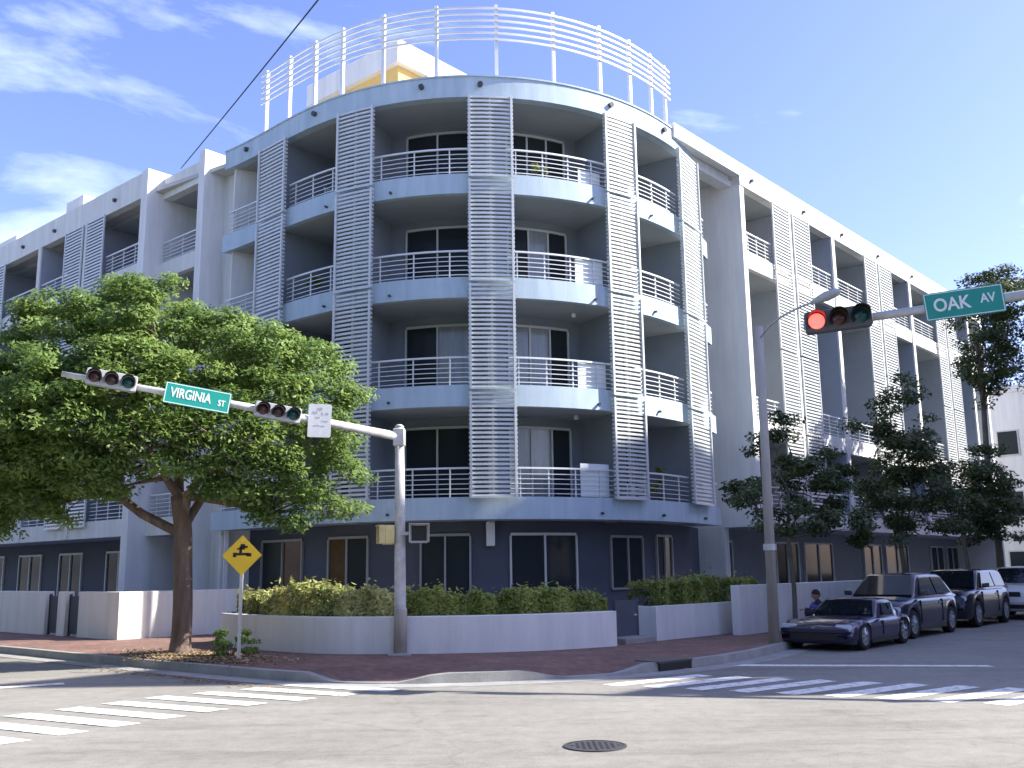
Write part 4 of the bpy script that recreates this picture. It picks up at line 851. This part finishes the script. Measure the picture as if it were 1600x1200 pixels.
# overhead wire and the pole that carries it, behind the viewer
W0 = Vector((-10.75, 30.4, 14.75)); W1 = Vector((6.6, -0.55, 10.6)); wp = []
for i in range(41):
    t = i / 40; p = W0.lerp(W1, t); p.z -= 0.15 * 4 * t * (1 - t); wp.append(p)
tag(obj('overhead_wire', MB().tube(wp, 0.018, 6), M_black, None, True), 'thin black overhead wire slanting to the roof of the left wing', 'wire')
wpole = Thing('utility_pole', (6.6, -0.6, 0.1), 'tall wooden utility pole carrying the slanting wire', 'utility pole')
wpole.part('pole', MB().tube([(6.6, -0.6, 0), (6.6, -0.6, 11)], [0.17, 0.11], 12), M_wood, True)
wpole.part('cross_arm', MB().box(5.7, 7.5, -0.56, -0.46, 10.4, 10.5), M_wood)

# ------------------------------------------------------------------ parked cars
def car(pos, yaw, p, paint, label, top=True):
    e = empty('parked_car', pos, yaw); tag(e, label, 'car', 'cars parked along the right street')
    Lh = p['L'] / 2; W = p['W'] / 2; H = p['H']; gc = p.get('gc', 0.18); wr = p.get('wr', 0.31); wf = p['wf']; wb = p['wb']
    hood = p['hood']; belt = p['belt']; cowl = p['cowl']; deck = p['deck']; nose = p.get('nose', 0.55)
    xs = sorted(set([round(-Lh + 2 * Lh * i / 46, 4) for i in range(47)] + [wf + wr * c for c in (-1.16, -1.1, 1.1, 1.16)] + [wb + wr * c for c in (-1.16, -1.1, 1.1, 1.16)]))
    rings = []
    for x in xs:
        u = x / Lh
        wdt = W * (1 - 0.16 * max(0, (abs(u) - 0.72) / 0.28) ** 2.2) 
        ef = max(0, (u - 0.93) / 0.07); er = max(0, (-u - 0.93) / 0.07)
        if x > cowl: t = (x - cowl) / (Lh - cowl); top = belt + (hood - belt) * min(1, t * 1.4) - (hood - nose) * max(0, t - 0.55) ** 2 / 0.2025
        elif x > p['rear']: top = belt
        else: t = (p['rear'] - x) / (p['rear'] + Lh); top = belt + (deck - belt) * t
        top -= 0.10 * ef ** 2 + 0.06 * er ** 2
        bz = gc + 0.07 * max(ef, er)
        sidez = bz
        for wx in (wf, wb):
            d = abs(x - wx); ra = wr * 1.13
            if d < ra: sidez = max(sidez, wr + math.sqrt(ra * ra - d * d))
        mid = (bz + top) / 2
        sh = top - 0.05; lo = min(sidez + 0.02, sh - 0.02)
        sec = [(0, top + 0.02), (wdt * 0.5, top + 0.015), (wdt * 0.80, top - 0.005), (wdt * 0.93, top - 0.045), (wdt * 0.985, max(top - 0.12, lo + 0.01)), (wdt, max(mid + 0.05, lo + 0.006)), (wdt * 0.985, max(bz + 0.12, lo)), (wdt * 0.95, sidez), (wdt * 0.6, sidez), (0, sidez if sidez < wr else bz + 0.12)]
        rings.append([(x, yv, zv) for yv, zv in sec] + [(x, -yv, zv) for yv, zv in sec[-2:0:-1]])
    mb = MB(); nn = len(rings[0]); mb.v = [q for r_ in rings for q in r_]
    for i in range(len(rings) - 1):
        for j in range(nn): mb.f.append((i * nn + j, i * nn + (j + 1) % nn, (i + 1) * nn + (j + 1) % nn, (i + 1) * nn + j))
    mb.f.append(tuple(range(nn - 1, -1, -1))); mb.f.append(tuple((len(rings) - 1) * nn + j for j in range(nn)))
    body = obj('body', mb, paint, e, True)
    # cabin shell with panes laid on it
    wbs = W * 0.90; wt = W * p.get('tumble', 0.72)
    xa, xb, xc, xd = cowl, p['rt0'], p['rt1'], p['rear']
    z0 = belt - 0.02
    def pane(nm, quad, m, lift, inset=0.06, par=None):
        q = [Vector(v) for v in quad]; c = sum(q, Vector()) / 4; nrm = (q[1] - q[0]).cross(q[3] - q[0]).normalized()
        if nrm.dot(c - Vector(((xa + xd) / 2, 0, belt))) < 0: nrm = -nrm
        q = [v + (c - v).normalized() * inset for v in q]; a_ = [v + nrm * lift for v in q]; b_ = [v - nrm * 0.01 for v in q]
        return obj(nm, MB().hexa([tuple(v) for v in b_] + [tuple(v) for v in a_]), m, par or e)
    if top:
        def sec(x, w0, z): return [(x, -w0, z), (x, w0, z)]
        cab = MB(); n = 14; rows = []
        def prof(x):   # roof height along the car
            if x > xb: t = (x - xb) / (xa - xb); return H - (H - z0) * t - 0.0
            if x < xc: t = (xc - x) / (xc - xd); return H - (H - z0) * t
            t = (x - xc) / (xb - xc); return H + 0.045 * 4 * t * (1 - t) * 0.5
        for i in range(25):
            x = xd + (xa - xd) * i / 24; zt = prof(x); k = (zt - z0) / (H - z0); wl_ = wbs + (wt - wbs) * k
            rows.append([(x, -wbs, z0 - 0.05), (x, -wl_ - 0.0, max(z0, zt - 0.06)), (x, -wl_ * 0.9, zt), (x, -wl_ * 0.45, zt + 0.02 * k), (x, 0, zt + 0.025 * k), (x, wl_ * 0.45, zt + 0.02 * k), (x, wl_ * 0.9, zt), (x, wl_, max(z0, zt - 0.06)), (x, wbs, z0 - 0.05)])
        m9 = 9; cab.v = [q for r_ in rows for q in r_]
        for i in range(24):
            for j in range(m9 - 1): cab.f.append((i * m9 + j, i * m9 + j + 1, (i + 1) * m9 + j + 1, (i + 1) * m9 + j))
        obj('cabin', cab, paint, e, True)
        zt = H - 0.05
        pane('windscreen', [(xa - 0.03, -wbs * 0.94, z0 + 0.03), (xa - 0.03, wbs * 0.94, z0 + 0.03), (xb + 0.02, wt * 0.90, H - 0.02), (xb + 0.02, -wt * 0.90, H - 0.02)], M_carglass, 0.03, 0.05)
        pane('rear_window', [(xd + 0.03, wbs * 0.9, z0 + 0.03), (xd + 0.03, -wbs * 0.9, z0 + 0.03), (xc - 0.02, -wt * 0.88, H - 0.02), (xc - 0.02, wt * 0.88, H - 0.02)], M_carglass, 0.03, 0.08)
        xm = (xb + xc) / 2 + 0.05
        for s in (-1, 1):
            pane('side_window', [(xa - 0.28, s * wbs, z0 + 0.04), (xm, s * wbs, z0 + 0.04), (xm, s * wt, zt), (xb - 0.02, s * wt, zt)], M_carglass, 0.022, 0.04)
            pane('side_window', [(xm - 0.02, s * wbs, z0 + 0.04), (xd + 0.35, s * wbs, z0 + 0.04), (xc + 0.05, s * wt, zt), (xm - 0.02, s * wt, zt)], M_carglass, 0.022, 0.04)
    else:          # open roadster: cockpit, framed windscreen, seats
        obj('cockpit', MB().box(xd + 0.05, xa - 0.12, -wbs * 0.8, wbs * 0.8, belt - 0.02, belt + 0.028), M_black, e)
        ws = pane('windscreen', [(xa, -wbs * 0.92, z0), (xa, wbs * 0.92, z0), (xb, wt, H - 0.02), (xb, -wt, H - 0.02)], M_carglass, 0.012, 0.02)
        fr = MB()
        for s in (-1, 1): fr.tube([(xa, s * wbs * 0.92, z0), (xb, s * wt, H - 0.01)], 0.026, 8)
        fr.tube([(xb, -wt, H - 0.01), (xb, wt, H - 0.01)], 0.026, 8); obj('windscreen_frame', fr, M_rim, ws)
        for s in (-1, 1):
            sb_ = obj('seat', rbox(0.5, 0.5, 0.14, 0.08), M_tan, e); sb_.matrix_local = frame_mat((xd + 0.42, s * 0.36, belt + 0.12), (0, 1, 0), (-0.25, 0, 1), (1, 0, 0.25))
            hr_ = obj('headrest', rbox(0.24, 0.16, 0.09, 0.05), M_tan, e); hr_.matrix_local = frame_mat((xd + 0.33, s * 0.36, belt + 0.42), (0, 1, 0), (-0.2, 0, 1), (1, 0, 0.2))
        obj('folded_hood', rbox(0.45, wbs * 1.7, 0.12, 0.06, None, xd - 0.1, 0, belt + 0.06), M_black, e)
    # front: lamps, grille, bumper, plate, mirrors
    fx = Lh
    for s in (-1, 1):
        hl_ = obj('headlight', rbox(0.34, 0.15, 0.10, 0.06), M_hlamp, e, bevel=0.02); hl_.matrix_local = frame_mat((fx - 0.16, s * W * 0.70, nose + 0.02), (-0.35 * 0 - 0.42 * s * s * 0, 1, 0), (-0.45, 0, 1), (1, s * 0.0, 0.45))
        hl_.rotation_mode = 'XYZ'
        tl = obj('tail_light', rbox(0.3, 0.16, 0.06, 0.03), mat('tail_lens', (0.3, 0.01, 0.01), 0.2, 0.0), e); tl.matrix_local = frame_mat((-fx + 0.06, s * W * 0.68, deck - 0.2), (0, 1, 0), (0, 0, 1), (-1, 0, 0))
        mr = obj('mirror', MB().hexa([(cowl - 0.32, s * (W * 0.95), belt + 0.02), (cowl - 0.22, s * (W * 0.95), belt + 0.02), (cowl - 0.24, s * (W + 0.14), belt + 0.03), (cowl - 0.32, s * (W + 0.14), belt + 0.03), (cowl - 0.32, s * (W * 0.95), belt + 0.13), (cowl - 0.24, s * (W * 0.95), belt + 0.13), (cowl - 0.26, s * (W + 0.14), belt + 0.15), (cowl - 0.32, s * (W + 0.14), belt + 0.15)]), paint, e, bevel=0.02)
        fg = obj('fog_light', rbox(0.15, 0.09, 0.05, 0.03), M_hlamp, e); fg.matrix_local = frame_mat((fx - 0.05, s * W * 0.62, gc + 0.14), (0, 1, 0), (0, 0, 1), (1, 0, 0))
        # door seam and handle
        obj('sill', MB().box(wb + wr * 1.25, wf - wr * 1.25, s * W * 0.965 - 0.012, s * W * 0.965 + 0.012, gc - 0.005, gc + 0.07), M_black, e)
        for xx in (cowl - 0.12, p['rt0'] - 0.9):
            obj('door_seam', MB().box(xx - 0.006, xx + 0.006, s * W * 0.965 - 0.035, s * W * 0.965 + 0.04, gc + 0.14, belt - 0.08), M_black, e)
        obj('door_handle', MB().box(p['rt0'] - 0.82, p['rt0'] - 0.66, s * W * 0.99 - 0.02, s * W * 0.99 + 0.02, belt - 0.17, belt - 0.14), M_rim, e)
    gl_ = obj('grille', rbox(W * 0.95, p.get('gh', 0.13), 0.05, 0.04), M_black, e); gl_.matrix_local = frame_mat((fx - 0.035, 0, nose - 0.03), (0, 1, 0), (-0.1, 0, 1), (1, 0, 0.1))
    gl2 = obj('lower_grille', rbox(W * 1.2, 0.12, 0.05, 0.04), M_black, e); gl2.matrix_local = frame_mat((fx - 0.015, 0, gc + 0.15), (0, 1, 0), (0, 0, 1), (1, 0, 0))
    bdg = obj('badge', rbox(0.11, 0.07, 0.03, 0.03), M_rim, e); bdg.matrix_local = frame_mat((fx - 0.02, 0, nose + 0.005), (0, 1, 0), (-0.2, 0, 1), (1, 0, 0.2))
    bmp = obj('bumper', rbox(W * 1.72, 0.10, 0.12, 0.045), p.get('bm', paint), e, bevel=0.02); bmp.matrix_local = frame_mat((fx - 0.05, 0, gc + 0.265), (0, 1, 0), (0, 0, 1), (1, 0, 0))
    for wx in (wf, wb):
        for s in (-1, 1):
            n = 24; y0 = s * (W - 0.20); y1 = s * (W - 0.015); t_ = MB(); vs = []
            for rr, yv in ((wr * 0.62, y1), (wr * 0.66, y1 + s * 0.006), (wr * 0.95, y1), (wr, y1 - s * 0.03), (wr, y0), (wr * 0.6, y0)):
                vs += [(wx + rr * math.cos(2 * math.pi * k / n), yv, wr + rr * math.sin(2 * math.pi * k / n)) for k in range(n)]
            t_.add(vs, [(j * n + k, j * n + (k + 1) % n, (j + 1) * n + (k + 1) % n, (j + 1) * n + k) for j in range(5) for k in range(n)])
            wh = obj('wheel', t_, M_tyre, e, True)
            r_ = MB(); r_.tube([(wx, y1 - s * 0.07, wr), (wx, y1 - s * 0.055, wr)], wr * 0.64, 24)
            obj('brake_disc', r_, M_dark, wh)
            sp = MB()
            for k in range(7):
                an = 2 * math.pi * k / 7; d = Vector((math.cos(an), 0, math.sin(an))); sp.tube([Vector((wx, y1 - s * 0.005, wr)) + d * 0.03, Vector((wx, y1 - s * 0.02, wr)) + d * wr * 0.62], [0.035, 0.022], 5)
            sp.tube([(wx, y1 - s * 0.03, wr), (wx, y1 + s * 0.004, wr)], 0.055, 12)
            rim = []; 
            for rr, yv in ((wr * 0.64, y1 - s * 0.05), (wr * 0.64, y1 + s * 0.004), (wr * 0.58, y1 + s * 0.002), (wr * 0.58, y1 - s * 0.05)): rim += [(wx + rr * math.cos(2 * math.pi * k / n), yv, wr + rr * math.sin(2 * math.pi * k / n)) for k in range(n)]
            sp.add(rim, [(j * n + k, j * n + (k + 1) % n, (j + 1) * n + (k + 1) % n, (j + 1) * n + k) for j in range(3) for k in range(n)])
            obj('rim', sp, M_rim, wh)
    return e
M_carglass = mat('car_glass', (0.012, 0.016, 0.018), 0.04, 0.0, spec=0.4)
M_tan = mat('tan_leather', (0.30, 0.25, 0.14), 0.6, 0.1, 5)
yaw = math.atan2(-A.y, -A.x)
def cpos(a_, n_): p = gr(a_, n_); return (p.x, p.y, 0.004)
car(cpos(20.85, -8.75), yaw, dict(L=3.45, W=1.62, H=0.94, gc=0.13, wr=0.275, wf=1.08, wb=-1.06, hood=0.57, belt=0.62, cowl=0.25, deck=0.61, rear=-1.0, rt0=-0.18, rt1=-0.85, nose=0.41, tumble=0.76), carpaint('plum_paint', (0.030, 0.026, 0.060)), 'low dark purple open roadster, nearest of the parked cars', top=False)
car(cpos(24.7, -9.1), yaw, dict(L=4.1, W=1.74, H=1.42, wr=0.32, wf=1.32, wb=-1.30, hood=0.84, belt=0.92, cowl=0.95, deck=0.95, rear=-1.95, rt0=0.25, rt1=-1.35, nose=0.62), carpaint('midnight_paint', (0.016, 0.019, 0.04)), 'dark blue hatchback parked behind the purple roadster')
car(cpos(29.75, -9.2), yaw, dict(L=4.15, W=1.78, H=1.48, gc=0.22, wr=0.35, wf=1.28, wb=-1.28, hood=0.95, belt=1.00, cowl=0.95, deck=1.02, rear=-1.98, rt0=0.3, rt1=-1.6, nose=0.72, tumble=0.76), carpaint('black_paint', (0.010, 0.011, 0.018)), 'black estate car parked third in the row')
car(cpos(34.6, -8.7), yaw, dict(L=4.4, W=1.80, H=1.52, gc=0.24, wr=0.35, wf=1.38, wb=-1.38, hood=0.98, belt=1.04, cowl=0.92, deck=1.05, rear=-2.1, rt0=0.28, rt1=-1.65, nose=0.75, tumble=0.78, gh=0.2), carpaint('white_paint', (0.62, 0.63, 0.64)), 'white four wheel drive car at the right edge')

# ------------------------------------------------------------------ person crouching on the pavement behind the roadster
def skin_obj(name, V, E, rads, root, m, parent, sub=2):
    me = bpy.data.meshes.new(name); me.from_pydata(V, E, []); o = put(name, me, m, parent)
    sk = o.modifiers.new('skin', 'SKIN'); sk.use_smooth_shade = True; sb_ = o.modifiers.new('sub', 'SUBSURF'); sb_.levels = sub; sb_.render_levels = sub
    for i, r_ in enumerate(rads): me.skin_vertices[0].data[i].radius = (r_, r_) if not isinstance(r_, tuple) else r_
    for i in range(len(V)): me.skin_vertices[0].data[i].use_root = (i == root)
    return o
pe = empty('person', (*gr(23.3, -10.4), 0.152), R(200)); pe.scale = (1.03, 1.03, 1.03); tag(pe, 'person in a purple shirt crouching on the pavement behind the roadster', 'person')
V = [(0, 0, 0.30), (0.03, 0, 0.46), (0.08, 0, 0.60), (0.10, 0, 0.66), (0.12, 0, 0.72),
     (0.02, 0.10, 0.29), (0.36, 0.15, 0.40), (0.12, 0.14, 0.08), (0.28, 0.15, 0.03),
     (0.02, -0.10, 0.29), (0.36, -0.15, 0.40), (0.12, -0.14, 0.08), (0.28, -0.15, 0.03),
     (0.07, 0.17, 0.58), (0.20, 0.24, 0.42), (0.38, 0.15, 0.47), (0.07, -0.17, 0.58), (0.20, -0.24, 0.42), (0.38, -0.15, 0.47)]
E_ = [(0, 1), (1, 2), (2, 3), (3, 4), (0, 5), (5, 6), (6, 7), (7, 8), (0, 9), (9, 10), (10, 11), (11, 12), (2, 13), (13, 14), (14, 15), (2, 16), (16, 17), (17, 18)]
rr_ = [(0.14, 0.12), (0.125, 0.11), (0.125, 0.10), 0.055, 0.05, 0.09, 0.065, 0.05, 0.04, 0.09, 0.065, 0.05, 0.04, 0.06, 0.042, 0.03, 0.06, 0.042, 0.03]
bodyo = skin_obj('body', V, E_, rr_, 0, M_trou, pe)
# shirt over the torso and upper arms
V2 = [(0.005, 0, 0.36), (0.03, 0, 0.47), (0.08, 0, 0.60), (0.07, 0.17, 0.58), (0.15, 0.215, 0.48), (0.07, -0.17, 0.58), (0.15, -0.215, 0.48)]
skin_obj('shirt', V2, [(0, 1), (1, 2), (2, 3), (3, 4), (2, 5), (5, 6)], [(0.155, 0.135), (0.145, 0.13), (0.14, 0.115), 0.075, 0.06, 0.075, 0.06], 0, M_shirt, pe)
hm = bpy.data.meshes.new('head'); bm_ = bmesh.new(); bmesh.ops.create_uvsphere(bm_, u_segments=20, v_segments=14, radius=0.1)
for v in bm_.verts:
    v.co.z *= 1.18; v.co.x *= 1.02; v.co.y *= 0.82
    if v.co.x > 0.07 and abs(v.co.y) < 0.03 and -0.03 < v.co.z < 0.02: v.co.x += 0.022
    if v.co.z < -0.05: v.co.y *= 0.85
bm_.to_mesh(hm); bm_.free(); hm.shade_smooth(); hdo = put('head', hm, M_skin, pe, (0.14, 0, 0.80))
hh = bpy.data.meshes.new('hair'); bm_ = bmesh.new(); bmesh.ops.create_uvsphere(bm_, u_segments=20, v_segments=14, radius=0.11)
bmesh.ops.delete(bm_, geom=[v for v in bm_.verts if v.co.z < 0.0 and v.co.x > -0.01 or v.co.z < -0.06], context='VERTS')
for v in bm_.verts: v.co.z *= 1.16; v.co.y *= 0.86
bm_.to_mesh(hh); bm_.free(); hh.shade_smooth(); put('hair', hh, M_hair, hdo, (-0.004, 0, 0.006))
for s in (-1, 1):
    obj('eye', MB().tube([(0.086, s * 0.03, 0.012), (0.097, s * 0.03, 0.012)], [0.011, 0.006], 8), M_black, hdo)
    obj('ear', MB().tube([(0.0, s * 0.078, -0.02), (-0.005, s * 0.092, 0.0), (0.0, s * 0.08, 0.025)], [0.008, 0.016, 0.008], 8), M_skin, hdo, True)
obj('mouth', MB().tube([(0.084, -0.022, -0.052), (0.092, 0, -0.054), (0.084, 0.022, -0.052)], 0.005, 6), mat('lips', (0.3, 0.11, 0.09), 0.5, 0.0), hdo)
for s in (-1, 1):
    hv = [(0.36, s * 0.155, 0.475), (0.41, s * 0.14, 0.475)]; he = [(0, 1)]; hrad = [0.028, 0.034]
    for k in range(4):
        i = len(hv); yk = s * (0.115 + 0.018 * k); hv += [(0.45, yk, 0.475), (0.48, yk, 0.46), (0.49, yk, 0.435)]; he += [(1, i), (i, i + 1), (i + 1, i + 2)]; hrad += [0.009, 0.008, 0.007]
    i = len(hv); hv += [(0.42, s * 0.10, 0.47), (0.44, s * 0.085, 0.455)]; he += [(1, i), (i, i + 1)]; hrad += [0.010, 0.008]
    skin_obj('hand', hv, he, hrad, 0, M_skin, pe, 1)
    obj('shoe', rbox(0.26, 0.1, 0.07, 0.045, None, 0.2, s * 0.15, 0.04), M_black, pe, bevel=0.02)

# ------------------------------------------------------------------ balcony chairs
def chair(pos, rz, label):
    e = empty('balcony_chair', pos, rz); tag(e, label, 'chair', 'chairs on the rounded balconies')
    obj('seat', rbox(0.44, 0.44, 0.03, 0.05, None, 0, 0, 0.42), M_wplast, e)
    bk = MB()
    for i in range(5): bk.box(-0.2 + i * 0.09, -0.15 + i * 0.09, -0.225, -0.205, 0.44, 0.82)
    bk.box(-0.22, 0.23, -0.23, -0.20, 0.82, 0.87); obj('backrest', bk, M_wplast, e)
    for sx in (-1, 1):
        obj('armrest', MB().box(sx * 0.22 - 0.02, sx * 0.22 + 0.02, -0.2, 0.2, 0.63, 0.655), M_wplast, e)
        for sy in (-1, 1): obj('leg', MB().tube([(sx * 0.19, sy * 0.18, 0.42), (sx * 0.23, sy * 0.21, 0.0)], [0.022, 0.016], 8), M_wplast, e)
for t, k, rz, lab in ((-34, 3, 0.8, 'white chair on the top left rounded balcony'), (31, 0, 2.2, 'white chair on the lowest balcony behind the fourth louvre screen'), (38.5, 0, 3.5, 'white chair on the lowest balcony right of the fourth louvre screen')):
    p = cp(t, -0.75); chair((p.x, p.y, LV[k] + 0.205), rz, lab)

# ------------------------------------------------------------------ buildings beyond the frame of the corner: street end and the unseen tower shaped to shade the crossing
fb = Thing('pale_building', (*gr(72, -20), 0.1), 'pale building at the far end of the right street', 'building')
def grbox(a0, a1, n0, n1, z0, z1, mb=None):
    q = [gr(a0, n0), gr(a0, n1), gr(a1, n1), gr(a1, n0)]; return (mb or MB()).hexa([(*p, z0) for p in q] + [(*p, z1) for p in q])
fb.part('wall', grbox(62, 90, -26, -11.6, 0.05, 11.5), M_white); fb.part('parapet', grbox(61.9, 90.1, -26.1, -11.5, 11.5, 11.9), M_white)
for zf_ in (0.9, 4.3, 7.8):
    for k in range(6):
        wd_ = fb.part('window', grbox(61.93, 61.99, -25 + k * 2.2, -23.8 + k * 2.2, zf_, zf_ + 1.5), M_frame); fb.sub('pane', grbox(61.90, 61.928, -24.92 + k * 2.2, -23.88 + k * 2.2, zf_ + 0.08, zf_ + 1.42), M_glass, wd_)
tw = Thing('shade_tower', (*gr(60, 12), 0.1), 'unseen tower across the right street, stepped to cast the shade', 'building')
for a0, a1, h in ((23.3, 26.4, 14.0), (26.403, 37, 23.4), (37.003, 85, 26.5)):  # block heights and slanted sides shaped to set where the shade falls
    wp_ = tw.part('wall', MB().prism([gr(a0, 6), gr(a0 + 7.0, 14), gr(a1 + 7.0, 14), gr(a1, 6)], 0.05, h), M_tower); mb = MB(); mg = MB(); z = 3.2
    while z < h - 1:
        grbox(a0 + 0.02, a1 - 0.02, 5.88, 6.0, z, z + 0.35, mb); grbox(a0 + 0.3, a1 - 0.3, 5.97, 6.0, z + 0.9, z + 2.5, mg); z += 3.1
    tw.sub('floor_band', mb, M_white, wp_); tw.sub('window_band', mg, M_glass, wp_)

# unseen buildings added across the streets to cut sky light and window reflections
def sky_blocker(name, fn, u0, u1, n0, n1, h, m, label):
    c = fn((u0 + u1) / 2, (n0 + n1) / 2); t = Thing(name, (c.x, c.y, 0.1), label, 'building')
    def bx(a0, a1, b0, b1, z0, z1):
        q = [fn(a0, b0), fn(a1, b0), fn(a1, b1), fn(a0, b1)]; return MB().hexa([(*p, z0) for p in q] + [(*p, z1) for p in q])
    wl_ = t.part('wall', bx(u0, u1, n0, n1, 0.05, h), m); t.part('roof', bx(u0 - 0.2, u1 + 0.2, n0 - 0.2, n1 + 0.2, h, h + 0.4), M_roof)
    z = 0.9
    while z < h - 1.5:
        u = u0 + 1.2
        while u < u1 - 2:
            w_ = t.part('window', bx(u, u + 1.6, n0 - 0.06, n0 - 0.003, z, z + 1.4), M_frame); t.sub('pane', bx(u + 0.08, u + 1.52, n0 - 0.075, n0 - 0.062, z + 0.08, z + 1.32), M_glass, w_); u += 3.4
        z += 3.1
M_blockdk = mat('blocker_dark_stucco', (0.09, 0.10, 0.075), 0.85, 0.1, 0.8)  # kept dark so the added buildings reflect little light into the windows
M_olive = mat('blocker_olive_stucco', (0.08, 0.10, 0.06), 0.85, 0.1, 0.8)
sky_blocker('sky_blocker_building', gl, 8, 60, 6.0, 22, 13.0, M_olive, 'unseen olive building added across the left street to cut sky light')
sky_blocker('sky_blocker_building', gr, -45, -4.5, 6.0, 24, 13.0, M_blockdk, 'unseen dark building added behind the viewer to cut sky light')
sky_blocker('sky_blocker_house', gr, 7, 18.5, 6.0, 16, 6.2, M_blockdk, 'unseen low dark house added across the right street to cut sky light')

# potted plants on the lowest rounded balcony
def pot_plant(t, k, off, h, label, seed):
    p = cp(t, off); z = LV[k] + 0.205; th = Thing('potted_plant', (p.x, p.y, z), label, 'plant'); rng = np.random.default_rng(seed)
    th.part('pot', MB().tube([(p.x, p.y, z), (p.x, p.y, z + 0.26), (p.x, p.y, z + 0.3)], [0.12, 0.16, 0.17], 14), M_terra, True)
    mb = MB()
    for q in range(6):
        an = q * 1.05; mb.tube([(p.x, p.y, z + 0.28), (p.x + 0.16 * math.cos(an), p.y + 0.16 * math.sin(an), z + 0.3 + h * 0.7)], [0.012, 0.004], 5)
    th.part('stems', mb, M_bark2)
    P, N, T = clump_points(rng, [(p.x, p.y, z + 0.35 + h * 0.5, 0.26, 0.26, h * 0.5)], 260, 24, 0.13, 0.2)
    o = put('foliage', leaves_mesh('foliage', P, N, 0.12, rng, T, 0.4), M_leafH, th.r, th.off); o['kind'] = 'stuff'
M_terra = mat('terracotta', (0.32, 0.13, 0.07), 0.85, 0.15, 6)
pot_plant(44, 0, -0.5, 0.7, 'potted plant on the lowest balcony between the fourth and fifth louvre screens', 51)
pot_plant(49, 0, -0.7, 1.0, 'tall potted plant on the lowest balcony beside the fifth louvre screen', 52)
pot_plant(-35, 2, -0.5, 0.8, 'potted plant on the third rounded balcony left of the second louvre screen', 53)
pot_plant(16, 3, -0.5, 0.6, 'potted plant on the top balcony right of the middle louvre screen', 54)
